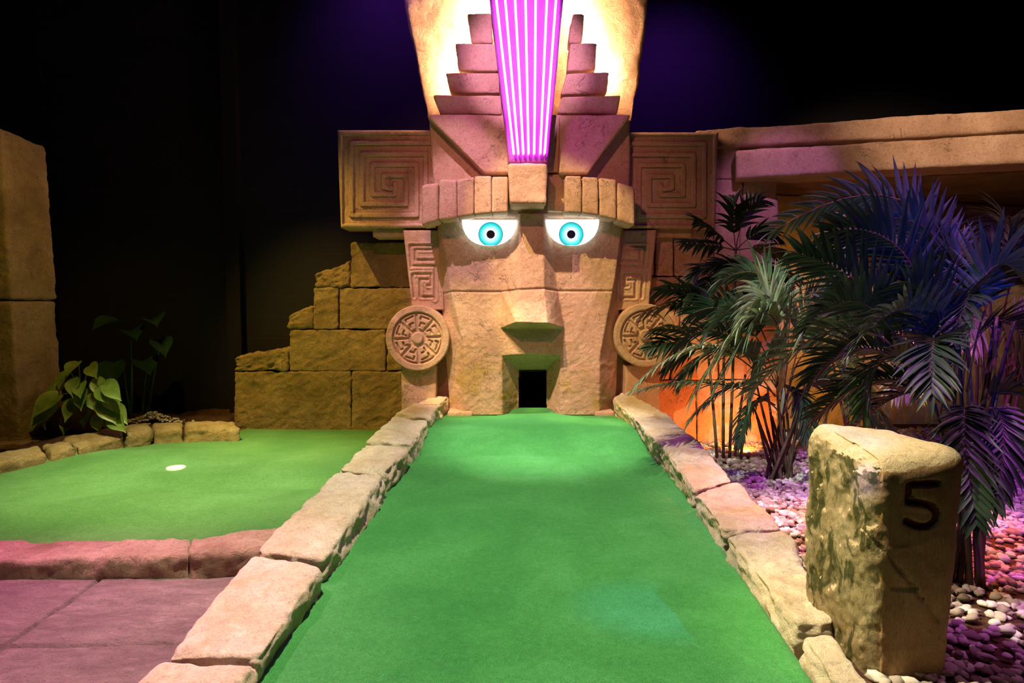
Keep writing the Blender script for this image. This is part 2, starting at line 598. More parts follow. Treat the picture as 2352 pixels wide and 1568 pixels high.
def quad_block(tl, tr, br, bl, Yf, Yb, Yf2=None):
    """8 corners of a block whose front quad is measured at depth Yf (or a depth per corner)."""
    Y = [Yf] * 4 if not hasattr(Yf, '__len__') else Yf
    f = [at(tl[0], tl[1], Y[0]), at(tr[0], tr[1], Y[1]), at(br[0], br[1], Y[2]), at(bl[0], bl[1], Y[3])]
    if callable(Yb):
        bk = [Yb(p) for p in f]
    else:
        bk = [np.array([p[0], Yb, p[2]]) for p in f]
    # ix, iy(front0/back1), iz
    return [f[3], f[2], bk[3], bk[2], f[0], f[1], bk[0], bk[1]]


def rect_block(x0, x1, y0, y1, Yf, Yb):
    return quad_block((x0, y0), (x1, y0), (x1, y1), (x0, y1), Yf, Yb)


# distance from points (N,2) to a polyline
def pl_dist(P, line):
    d = np.full(len(P), 1e9)
    for a, b in zip(line[:-1], line[1:]):
        a = np.array(a, float)
        b = np.array(b, float)
        ab = b - a
        t = np.clip(((P - a) @ ab) / max(ab @ ab, 1e-9), 0, 1)
        d = np.minimum(d, np.linalg.norm(P - (a + t[:, None] * ab), axis=1))
    return d


def smooth01(x):
    x = np.clip(x, 0, 1)
    return x * x * (3 - 2 * x)


def relief(name, rows, m, parent, nx, Yb, depthfn, blur=0, edge=4.0, namp=0.004, nfreq=9.0, seed=0, back_shift=None):
    """rows: array of (py, left px, right px); depthfn(px, py) -> Y of the front surface."""
    rows = np.asarray(rows, float)
    ny = len(rows)
    u = np.linspace(0, 1, nx)
    PX = rows[:, 1:2] + (rows[:, 2:3] - rows[:, 1:2]) * u[None]
    PY = np.repeat(rows[:, 0:1], nx, 1)
    D = depthfn(PX.ravel(), PY.ravel()).reshape(ny, nx)
    for _ in range(blur):
        E = np.pad(D, 1, mode='edge')
        D = (E[:-2, 1:-1] + E[2:, 1:-1] + E[1:-1, :-2] + E[1:-1, 2:] + 4 * D) / 8
    if edge:
        dx = np.minimum(PX - rows[:, 1:2], rows[:, 2:3] - PX)
        dyy = np.minimum(PY - rows[0, 0], rows[-1, 0] - PY)
        e = np.clip(np.minimum(dx, dyy) / edge, 0, 1)
        D = D + (1 - np.sqrt(1 - (1 - e) ** 2)) * edge / F * 6
    V = at_v(PX, PY, D).reshape(-1, 3)
    dn = namp * fbm(V * nfreq + seed, 4, seed)
    V[:, 1] += dn
    idx = np.arange(ny * nx).reshape(ny, nx)
    Q = np.stack([idx[:-1, :-1], idx[1:, :-1], idx[1:, 1:], idx[:-1, 1:]], -1).reshape(-1, 4)
    ring = np.concatenate([idx[0, :], idx[1:, -1], idx[-1, -2::-1], idx[-2:0:-1, 0]])
    B = V[ring].copy()
    B[:, 1] = Yb
    nb = len(ring)
    bi = np.arange(nb) + len(V)
    S = np.stack([ring, np.roll(ring, -1), np.roll(bi, -1), bi], -1)
    V2 = np.concatenate([V, B, B.mean(0)[None]])
    faces = Q.tolist() + S.tolist() + [[int(bi[k]), int(bi[(k + 1) % nb]), len(V2) - 1] for k in range(nb)]
    return mesh_obj(name, V2, faces, m, parent)


def tube(pts, rad, n=8):
    """verts/faces for a tube along pts with radius per point"""
    pts = [Vector([float(c) for c in p]) for p in pts]
    rad = rad if hasattr(rad, '__len__') else [rad] * len(pts)
    V, Fc = [], []
    for i, p in enumerate(pts):
        t = (pts[min(i + 1, len(pts) - 1)] - pts[max(i - 1, 0)]).normalized()
        a = t.cross(Vector((0.13, 0.3, 1)) if abs(t.z) < 0.95 else Vector((1, 0, 0))).normalized()
        b = t.cross(a)
        for k in range(n):
            th = 2 * math.pi * k / n
            V.append(p + (a * math.cos(th) + b * math.sin(th)) * rad[i])
    for i in range(len(pts) - 1):
        for k in range(n):
            Fc.append([i * n + k, i * n + (k + 1) % n, (i + 1) * n + (k + 1) % n, (i + 1) * n + k])
    Fc.append(list(range(n))[::-1])
    Fc.append([(len(pts) - 1) * n + k for k in range(n)])
    return [tuple(v) for v in V], Fc


# ================================================================== THE SETTING
def box_obj(name, lo, hi, m, parent=None, kind=None):
    V = [(x, y, z) for z in (lo[2], hi[2]) for y in (lo[1], hi[1]) for x in (lo[0], hi[0])]
    Fc = [[0, 2, 3, 1], [4, 5, 7, 6], [0, 1, 5, 4], [2, 6, 7, 3], [0, 4, 6, 2], [1, 3, 7, 5]]
    o = mesh_obj(name, V, Fc, m, parent, smooth=False)
    if kind:
        o['kind'] = kind
    return o


box_obj('floor', (-7, -1.0, -0.5), (8, 9.0, -0.32), M['soil'], kind='structure')
box_obj('wall_back', (-7, 8.6, -0.32), (8, 8.8, 7.4), M['dark_wall'], kind='structure')
box_obj('wall_left', (-7.2, -1, -0.32), (-7, 8.8, 7.4), M['dark_wall'], kind='structure')
box_obj('wall_right', (8, -1, -0.32), (8.2, 8.8, 7.4), M['dark_wall'], kind='structure')
box_obj('ceiling', (-7.2, -1.0, 7.4), (8.2, 8.8, 7.6), M['black'], kind='structure')
# the nearer dark partition behind the small green, with its slim column
pt = box_obj('wall_partition', (-6.9, 7.0, -0.32), (0.2, 7.2, 7.4), M['dark_wall'], kind='structure')
a0 = at(514, 400, 6.9)
a1 = at(546, 400, 6.9)
trim = box_obj('trim_1', (a0[0], 6.88, -0.32), (a1[0], 7.0, 7.4), plain_mat('matt_black_trim', (0.012, 0.007, 0.015), 0.6, 0.3), kind='structure')


# paving in the foreground left, cast slabs with joints
def paving():
    nx, ny = 430, 220
    X = np.linspace(-4.2, -0.87, nx)
    Y = np.linspace(1.0, 2.93, ny)
    XX, YY = np.meshgrid(X, Y)
    P = np.stack([XX.ravel(), YY.ravel()], -1)
    j1 = [onz(-700, 1990, 0)[:2], onz(0, 1493, 0)[:2], onz(243, 1320, 0)[:2]]
    j2 = [onz(-900, 1492, 0)[:2], onz(0, 1487, 0)[:2], onz(420, 1478, 0)[:2]]
    d = np.minimum(pl_dist(P, j1), pl_dist(P, j2))
    p3 = np.concatenate([P, np.zeros((len(P), 1))], 1)
    st = p3 * np.array([3.0, 8.0, 1])
    z = 0.005 * fbm(st, 4, 3) - 0.022 * smooth01(1 - d / 0.014) + 0.0035 * fbm(p3 * np.array([9., 17., 1]), 3, 6)
    V = np.concatenate([P, z[:, None]], 1)
    idx = np.arange(nx * ny).reshape(ny, nx)
    Q = np.stack([idx[:-1, :-1], idx[:-1, 1:], idx[1:, 1:], idx[1:, :-1]], -1).reshape(-1, 4)
    ring = np.concatenate([idx[0, :], idx[1:, -1], idx[-1, -2::-1], idx[-2:0:-1, 0]])
    B = V[ring].copy()
    B[:, 2] = -0.32
    bi = np.arange(len(ring)) + len(V)
    S = np.stack([np.roll(ring, -1), ring, bi, np.roll(bi, -1)], -1)
    o = mesh_obj('floor_paving', np.concatenate([V, B]), np.concatenate([Q, S]), M['paving'])
    tag(o, kind='structure')


paving()
box_obj('floor_landing', (-7, 2.95, -0.32), (-4.35, 5.9, -0.012), M['paving'], kind='structure')


# ================================================================== FAIRWAY
def sheet(name, XX, YY, ZZ, m, base=-0.3, parent=None):
    ny, nx = XX.shape
    V = np.stack([XX.ravel(), YY.ravel(), ZZ.ravel()], -1)
    idx = np.arange(nx * ny).reshape(ny, nx)
    Q = np.stack([idx[:-1, :-1], idx[:-1, 1:], idx[1:, 1:], idx[1:, :-1]], -1).reshape(-1, 4)
    ring = np.concatenate([idx[0, :], idx[1:, -1], idx[-1, -2::-1], idx[-2:0:-1, 0]])
    B = V[ring].copy()
    B[:, 2] = base
    bi = np.arange(len(ring)) + len(V)
    S = np.stack([np.roll(ring, -1), ring, bi, np.roll(bi, -1)], -1)
    return mesh_obj(name, np.concatenate([V, B]), np.concatenate([Q, S]), m, parent)


fair = thing('fairway', (0.1, 3.6, -0.3), 'long green carpet fairway running up to the mouth of the stone head', 'fairway')
ys = np.linspace(1.1, 4.63, 120)
us = np.linspace(0, 1, 60)
YY = np.repeat(ys[:, None], 60, 1)
L, R = lane_l(ys) - 0.045, lane_r(ys) + 0.045
XX = L[:, None] + (R - L)[:, None] * us
p = np.stack([XX.ravel(), YY.ravel(), 0 * XX.ravel()], -1)
ZZ = lane_z(YY) + 0.004 * vnoise(p * 1.7, 4).reshape(XX.shape)
ZZ += 0.010 * smooth01((YY - 4.2) / 0.4)
ZZ[-1] -= 0.004
sheet('near_carpet', XX, YY, ZZ, M['carpet'], parent=fair)
ys = np.linspace(4.635, 6.22, 110)
us = np.linspace(0, 1, 130)
YY = np.repeat(ys[:, None], 130, 1)
L, R = lane_l(ys) - 0.045, lane_r(ys) + 0.045
XX = L[:, None] + (R - L)[:, None] * us
xc = (1224 - 1176) / F * 5.9
crest = np.interp(YY, [4.6, 4.70, 5.10, 5.20, 5.30, 6.3], [0.060, 0.076, 0.158, 0.171, 0.174, 0.174])
half = 0.20 + 0.26 * smooth01((5.98 - YY) / 0.33)
half = np.where(YY < 5.66, 0.46 + 1.2 * smooth01((5.68 - YY) / 0.12), half)
on = smooth01((half - np.abs(XX - xc)) / 0.045 + 0.5)
p = np.stack([XX.ravel(), YY.ravel(), 0 * XX.ravel()], -1)
ZZ = 0.142 + (crest - 0.142) * np.where(YY < 5.5, 1, on) + 0.003 * vnoise(p * 3, 5).reshape(XX.shape)
sheet('humped_carpet', XX, YY, ZZ, M['carpet'], parent=fair)


# ================================================================== SMALL GREEN ON THE LEFT
g2l = [(2.88, -6.6), (4.2, -6.0), (4.79, -4.0), (5.43, -3.62), (5.86, -3.30), (6.15, -3.0), (6.35, -2.7), (6.6, -2.65)]
ys = np.linspace(2.9, 6.56, 120)
us = np.linspace(0, 1, 150)
L = np.interp(ys, [a for a, b in g2l], [b for a, b in g2l])
R = np.interp(ys, [2.9, 6.56], [-1.0, -0.8])
YY = np.repeat(ys[:, None], 150, 1)
XX = L[:, None] + (R - L)[:, None] * us
p = np.stack([XX.ravel() * 0.55 + YY.ravel() * 0.3, YY.ravel() * 1.6, 0 * XX.ravel()], -1)
ZZ = -0.035 - 0.045 * smooth01((YY - 4.9) / 1.4) + 0.024 * vnoise(p * 1.1, 21).reshape(XX.shape)
ridge = np.exp(-((YY - (4.35 + 0.18 * (XX + 2.2))) / 0.20) ** 2) * smooth01((XX + 3.4) / 1.0)
ZZ = ZZ - 0.05 * ridge
grn = sheet('putting_green', XX, YY, ZZ, M['carpet_far'])
tag(grn, 'rounded green carpet putting green with a white hole, left of the fairway', 'putting green')

cp = onz(404, 1074, -0.035)
V, Fc = [], []
prof = [(0.0, 0.006), (0.034, 0.006), (0.046, 0.007), (0.049, 0.008), (0.051, 0.005), (0.052, -0.02)]
n = 40
for r, z in prof:
    for k in range(n):
        V.append((cp[0] + r * 1.3 * math.cos(2 * math.pi * k / n), cp[1] + r * 1.3 * math.sin(2 * math.pi * k / n), cp[2] - 0.001 + z))
for i in range(len(prof) - 1):
    for k in range(n):
        Fc.append([i * n + k, i * n + (k + 1) % n, (i + 1) * n + (k + 1) % n, (i + 1) * n + k])
tag(mesh_obj('golf_hole_cup', V, Fc, M['cup']), 'white golf hole cup set in the left putting green', 'golf hole')


# ================================================================== KERB STONES
def kh_left(Y):
    return float(np.interp(Y, [1.5, 2.5, 3.5, 4.6, 6.0], [0.085, 0.10, 0.125, 0.15, 0.16]))


def kh_right(Y):
    return float(np.interp(Y, [1.5, 2.5, 3.5, 4.6, 6.0], [0.085, 0.10, 0.12, 0.15, 0.17]))


def kerb_stone(name, inn, outn, inf, outf, side, label, seed, m, group, low=0.012, amp=0.007):
    """inn/inf: inner top px near/far; outn/outf: outer top px near/far"""
    h = kh_left if side < 0 else kh_right
    lane_edge = lane_l if side < 0 else lane_r
    T = [on_kerb(*q, h) for q in (inn, outn, inf, outf)]
    gap = 0.006
    cen = sum(T) / 4
    for k in (0, 1):
        T[k] = T[k] + np.array([0, gap, 0])
        T[k + 2] = T[k + 2] - np.array([0, gap, 0])
    Bt = []
    for k, t in enumerate(T):
        b = t.copy()
        b[2] = -0.2 if side > 0 else -0.06
        if k in (0, 2):
            b[0] = float(lane_edge(t[1])) + (0.012 if side > 0 else -0.012)
        Bt.append(b)
    i_n, o_n, i_f, o_f = T
    bi_n, bo_n, bi_f, bo_f = Bt
    if side < 0:   # x- is the outer side
        C = [bo_n, bi_n, bo_f, bi_f, o_n, i_n, o_f, i_f]
    else:
        C = [bi_n, bo_n, bi_f, bo_f, i_n, o_n, i_f, o_f]
    
    def crag(V, nn):
        side_ = smooth01((0.75 - np.abs(nn[:, 2])) / 0.4)
        w = np.stack([V[:, 0] * 8, V[:, 1] * 7 + V[:, 2] * 9, V[:, 2] * 16 - V[:, 1] * 5], -1) + seed
        top = 1 - side_
        dent = smooth01((vnoise(V * 6 + seed, 3) - 0.15) / 0.35)
        return V + nn * (side_ * 0.011 * (ridged(w, 3, seed) - 1.1) - top * 0.006 * dent)[:, None]
    o = rock(name, C, m, res=0.012, r=0.035, amp=amp, freq=9, low=low, seed=seed, maxn=80, chisel=0.004, post=crag)
    return tag(o, label, 'kerb stone', group)


GL = 'kerb stones along the left side of the fairway'
LK = [((395, 1800), (60, 1790), (598, 1518), (365, 1512)),
      ((600, 1512), (368, 1506), (742, 1296), (577, 1268)),
      ((746, 1288), (582, 1263), (878, 1090), (770, 1079)),
      ((881, 1084), (773, 1075), (944, 1024), (838, 1013)),
      ((946, 1020), (840, 1010), (986, 962), (903, 952)),
      ((988, 959), (905, 949), (1010, 928), (950, 925)),
      ((1012, 926), (952, 923), (1031, 909), (990, 909))]
LL = ['cream kerb stone left of the fairway, cut by the bottom edge of the photo',
      'longest cream kerb stone left of the fairway, beside the pink paving',
      'cream kerb stone left of the fairway where the reddish kerb meets it',
      'cream kerb stone left of the fairway beside the near carpet seam',
      'cream kerb stone left of the fairway beside the humped carpet slope',
      'short pale kerb stone left of the fairway, second from the stone head',
      'smallest kerb stone left of the fairway, touching the stone head']
for k, q in enumerate(LK):
    kerb_stone('kerb_stone', q[0], q[1], q[2], q[3], -1, LL[k], 10 + k, M['kerb'], GL, low=0.014)

GR = 'kerb stones along the right side of the fairway'
RK = [((1441, 951), (1531, 944), (1408, 914), (1436, 898)),
      ((1512, 1021), (1605, 1014), (1443, 948), (1533, 940)),
      ((1592, 1122), (1692, 1100), (1514, 1018), (1607, 1009)),
      ((1661, 1216), (1806, 1212), (1594, 1128), (1694, 1097)),
      ((1832, 1436), (1925, 1428), (1663, 1222), (1809, 1207)),
      ((2010, 1700), (2105, 1700), (1836, 1446), (1915, 1436))]
RLb = ['pale kerb stone right of the fairway, touching the stone head',
       'pale kerb stone right of the fairway with a palm shadow, second from the head',
       'pale kerb stone right of the fairway beside the carpet seam',
       'blotched kerb stone right of the fairway beside the orange lit gravel',
       'large kerb stone right of the fairway just behind the numbered post',
       'narrow kerb stone in front of the foot of the numbered post']
for k, q in enumerate(RK):
    kerb_stone('kerb_stone', q[0], q[1], q[2], q[3], 1, RLb[k], 30 + k, M['kerb'], GR, low=0.012)

# reddish kerb in front of the small green
GN = 'reddish kerb stones between paving and putting green'


def ground_stone(name, pts, zt, zb, label, seed, m, group, low=0.01, amp=0.008, r=0.03, front_out=0.0):
    """pts: top corners px: near-left, near-right, far-left, far-right; zt a height per corner"""
    zt = zt if hasattr(zt, '__len__') else [zt] * 4
    T = [onz(p[0], p[1], z) for p, z in zip(pts, zt)]
    Bt = [np.array([t[0], t[1] - (front_out if k < 2 else 0), zb]) for k, t in enumerate(T)]
    C = Bt + T
    o = rock(name, C, m, res=0.015, r=r, amp=amp, freq=8, low=low, seed=seed, maxn=110, chisel=0.005)
    return tag(o, label, 'kerb stone', group)


ground_stone('kerb_stone', [(-420, 1300), (436, 1274), (-420, 1240), (440, 1238)], [0.085, 0.095, 0.06, 0.09], -0.05,
             'long low reddish kerb stone between pink paving and putting green', 51, M['kerb_red'], GN, front_out=0.01)
ground_stone('kerb_stone', [(422, 1270), (600, 1262), (430, 1228), (660, 1206)], [0.11, 0.12, 0.13, 0.13], -0.05,
             'hunched reddish kerb stone wedged against the cream kerb stones', 52, M['kerb_red'], GN, low=0.012)

# curved border behind the small green
GB = 'ochre border stones behind the putting green'
BK = [([(-260, 1116), (112, 1040), (-200, 1070), (88, 1020)], 'ochre border stone leaving the photo at the left edge'),
      ([(116, 1040), (178, 1026), (92, 1018), (150, 1006)], 'small ochre border stone between the two long sloping ones'),
      ([(180, 1026), (290, 1000), (140, 1004), (270, 976)], 'long ochre border stone below the leafy potted plant'),
      ([(292, 998), (347, 990), (272, 976), (342, 968)], 'ochre border stone in front of the pale gravel heap'),
      ([(352, 988), (420, 984), (348, 966), (420, 966)], 'squarish ochre border stone, second from the stepped wall'),
      ([(424, 984), (552, 980), (424, 966), (540, 962)], 'long ochre border stone touching the stepped stone wall')]
for k, (pts, lab) in enumerate(BK):
    ground_stone('border_stone', pts, [0.045, 0.045, 0.075, 0.075], -0.12, lab, 60 + k, M['kerb_ochre'], GB, low=0.014, amp=0.012, front_out=0.02, r=0.04)

# ================================================================== STONE HEAD
HY = 6.0
hb = onz(1222, 950, 0.12)
head = thing('stone_head', (hb[0], 6.2, -0.3), 'giant carved stone temple face with glowing eyes and purple neon crown', 'sculpture')

# ---- face
fp = [(1003, 490, 6.16), (1012, 670, 6.16), (1031, 900, 6.16), (1033, 955, 6.16),
      (1008, 490, 6.02), (1036, 670, 6.00), (1066, 795, 5.97), (1068, 955, 5.97),
      (1432, 490, 6.02), (1412, 640, 6.00), (1378, 818, 5.97), (1376, 955, 5.97),
      (1436, 490, 6.16), (1425, 640, 6.16), (1415, 896, 6.16), (1411, 955, 6.16),
      (1184, 490, 6.01), (1152, 668, 6.00), (1149, 754, 5.98),
      (1196, 490, 5.95), (1193, 668, 5.85), (1186, 740, 5.72),
      (1248, 490, 5.95), (1250, 664, 5.85), (1257, 742, 5.72),
      (1260, 490, 6.01), (1281, 668, 6.00), (1297, 754, 5.98),
      (1153, 816, 5.98), (1288, 816, 5.98), (1190, 848, 6.2), (1256, 849, 6.2),
      (1189, 909, 6.2), (1258, 909, 6.2), (1189, 955, 6.2), (1258, 955, 6.2), (1153, 955, 5.97), (1288, 955, 5.97),
      (1220, 802, 5.955), (1220, 812, 5.955)]
fe = [(0, 1), (1, 2), (2, 3), (4, 5), (5, 6), (6, 7), (8, 9), (9, 10), (10, 11), (12, 13), (13, 14), (14, 15),
      (16, 17), (17, 18), (19, 20), (20, 21), (22, 23), (23, 24), (25, 26), (26, 27), (21, 24), (18, 21), (24, 27), (18, 27),
      (28, 39), (39, 29), (28, 30), (29, 31), (30, 31), (30, 32), (31, 33), (32, 34), (33, 35), (28, 32), (29, 33), (28, 36), (29, 37),
      (0, 4), (4, 16), (16, 19), (19, 22), (22, 25), (25, 8), (8, 12), (3, 7), (7, 36), (36, 34), (34, 35), (35, 37), (37, 11), (11, 15)]
cv, ce, cf, ov, oe, of = delaunay_2d_cdt([Vector((a, b)) for a, b, c in fp], fe, [], 0, 1e-4)
cz = [fp[o[0]][2] if o else None for o in ov]
for k, z in enumerate(cz):
    if z is None:
        dd = [(v.x - cv[k].x) ** 2 + (v.y - cv[k].y) ** 2 for v in [Vector((a, b)) for a, b, c in fp]]
        cz[k] = fp[int(np.argmin(dd))][2]
joint = [(1000, 679), (1012, 676), (1040, 669), (1150, 670), (1190, 665), (1250, 662), (1282, 668), (1412, 668), (1430, 673)]


def face_depth(px, py):
    out = np.full(len(px), np.nan)
    P = np.stack([px, py], -1)
    for f in cf:
        a, b, c = [np.array(cv[i]) for i in f]
        za, zb, zc = [cz[i] for i in f]
        den = (b[1] - c[1]) * (a[0] - c[0]) + (c[0] - b[0]) * (a[1] - c[1])
        if abs(den) < 1e-6:
            continue
        w1 = ((b[1] - c[1]) * (px - c[0]) + (c[0] - b[0]) * (py - c[1])) / den
        w2 = ((c[1] - a[1]) * (px - c[0]) + (a[0] - c[0]) * (py - c[1])) / den
        w3 = 1 - w1 - w2
        k = (w1 >= -1e-3) & (w2 >= -1e-3) & (w3 >= -1e-3)
        out[k] = (w1 * za + w2 * zb + w3 * zc)[k]
    out[np.isnan(out)] = 6.16
    d = pl_dist(P, joint)
    out += 0.022 * smooth01(1 - d / 3.4)
    # chiselled roughness, stronger on the cheeks and jaw
    V = at_v(px, py, out)
    w = np.stack([V[:, 0] * 10 + V[:, 2] * 8, V[:, 1] * 5, V[:, 2] * 15 - V[:, 0] * 8], -1)
    rough = 0.0012 + 0.0012 * smooth01((py - 640) / 200)
    out -= rough * (ridged(w + 0.7 * vnoise(V * 4, 2)[:, None], 3, 8) - 1.0)
    out += 0.01 * vnoise(V * 2.6, 31)
    hole = (px > 1193) & (px < 1254) & (py > 851) & (py < 945)
    out[hole] = 6.62
    return out


rows = []
for y in np.arange(490, 956, 1.6):
    rows.append((y, np.interp(y, [490, 670, 900, 955], [1003, 1012, 1031, 1033]), np.interp(y, [490, 640, 896, 955], [1436, 1425, 1415, 1411])))
_M = M['head']
face_m = stone_mat('face_plaster', (0.60, 0.40, 0.26), (0.50, 0.31, 0.19), (0.68, 0.48, 0.33), 1.0, 0.5)
nt = face_m.node_tree       # yellow light low on the face, painted into the colour as ragged patches
bs = nt.nodes['Principled BSDF']
src = bs.inputs['Base Color'].links[0].from_socket
tc = N(nt, 'ShaderNodeTexCoord')
mask = ramp(nt, noise_node(nt, tc.outputs['Object'], 3.1, 6, 0.7, 0.5), [(0.52, 0.0), (0.62, 1.0)])
sx = N(nt, 'ShaderNodeSeparateXYZ')
nt.links.new(tc.outputs['Object'], sx.inputs[0])
low = ramp(nt, math_n(nt, 'DIVIDE', sx.outputs['Z'], 2.4), [(0.30, 1.0), (0.50, 0.0)])
nt.links.new(mixc(nt, math_n(nt, 'MULTIPLY', math_n(nt, 'MULTIPLY', mask, low), 0.7), src, (0.44, 0.30, 0.05)), bs.inputs['Base Color'])
relief('face', rows, face_m, head, 260, 6.7, face_depth, blur=1, edge=0, namp=0.0025, nfreq=18, seed=5)
# dark tunnel behind the mouth
mo = [at(1193.5, 851, 6.2), at(1253.5, 851, 6.2), at(1253.5, 944, 6.2), at(1193.5, 944, 6.2)]
x0, x1 = mo[0][0], mo[1][0]
z1, z0 = mo[0][2], mo[2][2]
V = [(x0, 6.21, z0), (x1, 6.21, z0), (x1, 6.21, z1), (x0, 6.21, z1), (x0, 6.6, z0), (x1, 6.6, z0), (x1, 6.6, z1), (x0, 6.6, z1)]
tun = mesh_obj('mouth_tunnel', V, [[0, 1, 5, 4], [1, 2, 6, 5], [2, 3, 7, 6], [3, 0, 4, 7], [4, 5, 6, 7]], M['black'], head, smooth=False)
tun['label'] = 'black ball tunnel inside the mouth'
# plinth lip at the foot of the face
for q in ((1026, 1086), (1366, 1412)):
    rock('plinth_lip', rect_block(q[0], q[1], 944, 962, 5.95, 6.2), M['head'], head, res=0.02, r=0.02, amp=0.004, seed=int(q[0]))


# ---- eyes
def disc_part(name, outline, Yf, th, m, parent, origin=None):
    V = [at(a, b, Yf) for a, b in outline]
    c = np.mean(V, axis=0)
    n = len(V)
    B = [v + np.array([0, th, 0]) for v in V]
    Vv = [c] + V + B
    Fc = [[0, 1 + k, 1 + (k + 1) % n] for k in range(n)] + [[1 + k, 1 + n + k, 1 + n + (k + 1) % n, 1 + (k + 1) % n] for k in range(n)]
    Fc += [list(range(1 + n, 1 + 2 * n))]
    return mesh_obj(name, Vv, Fc, m, parent, smooth=False, origin=origin)


for (xl, xr, yt, yb, icx, icy) in ((1061, 1187, 505, 563, 1127, 538), (1254, 1376, 504, 563, 1312, 538)):
    out = []
    cx, hw = (xl + xr) / 2, (xr - xl) / 2
    for k in range(41):
        t = math.pi * k / 40
        c_, s_ = math.cos(t), math.sin(t)
        out.append((cx + hw * math.copysign(abs(c_) ** 0.86, c_), yt + (yb - yt) * abs(s_) ** 0.92))
    eye = disc_part('eye', out, 5.955, 0.06, M['eye_white'], head)
    eye['label'] = 'glowing white half-round eye panel'

    def circ(r):
        return [(icx + r * math.cos(2 * math.pi * k / 48), min(icy + r * math.sin(2 * math.pi * k / 48), yb + 0.2)) for k in range(48)]
    disc_part('iris_outline', circ(28.3), 5.952, 0.002, M['eye_line'], eye)
    disc_part('iris', circ(27.2), 5.949, 0.002, M['iris'], eye, origin=at(icx, icy, 5.949))
    disc_part('pupil', circ(9.6), 5.946, 0.002, M['pupil'], eye)

# ---- forehead slab, wedge, brow
rock('forehead_slab', quad_block((985, 272), (1448, 272), (1447, 500), (1001, 500), 6.0, 6.5), M['head'], head, res=0.022, r=0.02, amp=0.004, seed=71, maxn=90)
for x in (980, 1284):
    if x == 980:
        C = quad_block((978, 263), (1168, 263), (1168, 397), (1113, 397), 5.83, 6.04)
    else:
        C = quad_block((1284, 263), (1450, 263), (1350, 398), (1284, 398), 5.83, 6.04)
    rock('forehead_wedge', C, M['head'], head, res=0.014, r=0.022, amp=0.004, low=0.008, seed=72 + x, maxn=70)
rock('forehead_backing', quad_block((1150, 263), (1290, 263), (1290, 396), (1150, 396), 5.93, 6.04), M['head'], head, res=0.02, r=0.01, amp=0.002, seed=90)
rock('brow_centre_block', quad_block((1168, 376), (1257, 376), (1256, 468), (1171, 466), 5.6, 6.05), M['head'], head, res=0.012, r=0.022, amp=0.005, low=0.006, seed=91)
LB = [(968, 1007, 424, 418, 519, 506), (1009, 1049, 412, 412, 505, 500), (1050, 1089, 413, 406, 499, 493), (1090, 1129, 404, 403, 492, 489), (1130, 1167, 405, 405, 489, 487)]
RB = [(1298, 1336, 403, 403, 487, 489), (1337, 1375, 404, 406, 489, 494), (1377, 1416, 408, 412, 495, 504), (1418, 1459, 417, 430, 505, 520)]
for k, b in enumerate(LB + RB):
    edge_ = k in (0, 8)
    rock('brow_block', quad_block((b[0], b[2]), (b[1], b[3]), (b[1], b[5]), (b[0], b[4]), 5.73, 6.04), M['head'], head,
         res=0.011, r=0.028 if edge_ else 0.018, amp=0.004, low=0.006, seed=100 + k)
rock('brow_recess', quad_block((1258, 400), (1298, 400), (1298, 486), (1258, 484), 5.93, 6.04), M['head'], head, res=0.015, r=0.008, amp=0.003, seed=120)

# ---- crown
rock('crown_slab', quad_block((905, -120), (1507, -120), (1454, 280), (982, 280), 6.22, 6.4), M['head'], head, res=0.026, r=0.02, amp=0.008, low=0.02, seed=130, maxn=110, chisel=0.004)
steps = [((995, 218), (1151, 218), (1153, 262), (1012, 262)), ((1022, 166), (1147, 166), (1148, 214), (1034, 212)),
         ((1045, 98), (1141, 99), (1144, 163), (1052, 162)), ((1072, 30), (1128, 30), (1132, 99), (1082, 97)),
         ((1283, 264), (1283, 264), (0, 0), (0, 0))]
stepsL = steps[:4]
stepsR = [((1290, 221), (1428, 217), (1418, 262), (1280, 260)), ((1302, 168), (1400, 164), (1394, 214), (1289, 216)),
          ((1309, 98), (1373, 97), (1369, 162), (1302, 163)), ((1316, 30), (1343, 31), (1336, 98), (1306, 98))]
for k, q in enumerate(stepsL + stepsR):
    j = k % 4
    yt, yb = 5.80 - 0.015 * j, 5.90 - 0.015 * j
    rock('crown_step', quad_block(q[0], q[1], q[2], q[3], [yt, yt, yb, yb], lambda p: np.array([p[0], 6.05, p[2]])), M['head'], head,
         res=0.012, r=0.018, amp=0.003, low=0.005, seed=140 + k)
# warm led strips hidden behind the steps, on the crown slab
for k, (xa, ya, xb, yb) in enumerate(((1012, 212, 1042, 120), (1040, 158, 1066, 50), (1062, 96, 1100, -20), (1078, 26, 1110, -110),
                                      (1412, 212, 1384, 120), (1384, 158, 1360, 50), (1358, 96, 1330, -20), (1330, 26, 1318, -110))):
    pa, pb = at(xa + (4 if k < 4 else -4), ya, 6.11), at(xb + (4 if k < 4 else -4), yb, 6.11)
    V, Fc = tube([pa, pb], 0.008, 6)
    s = mesh_obj('led_strip', V, Fc, M['led'], head)
    s['label'] = 'warm white light strip behind the steps'

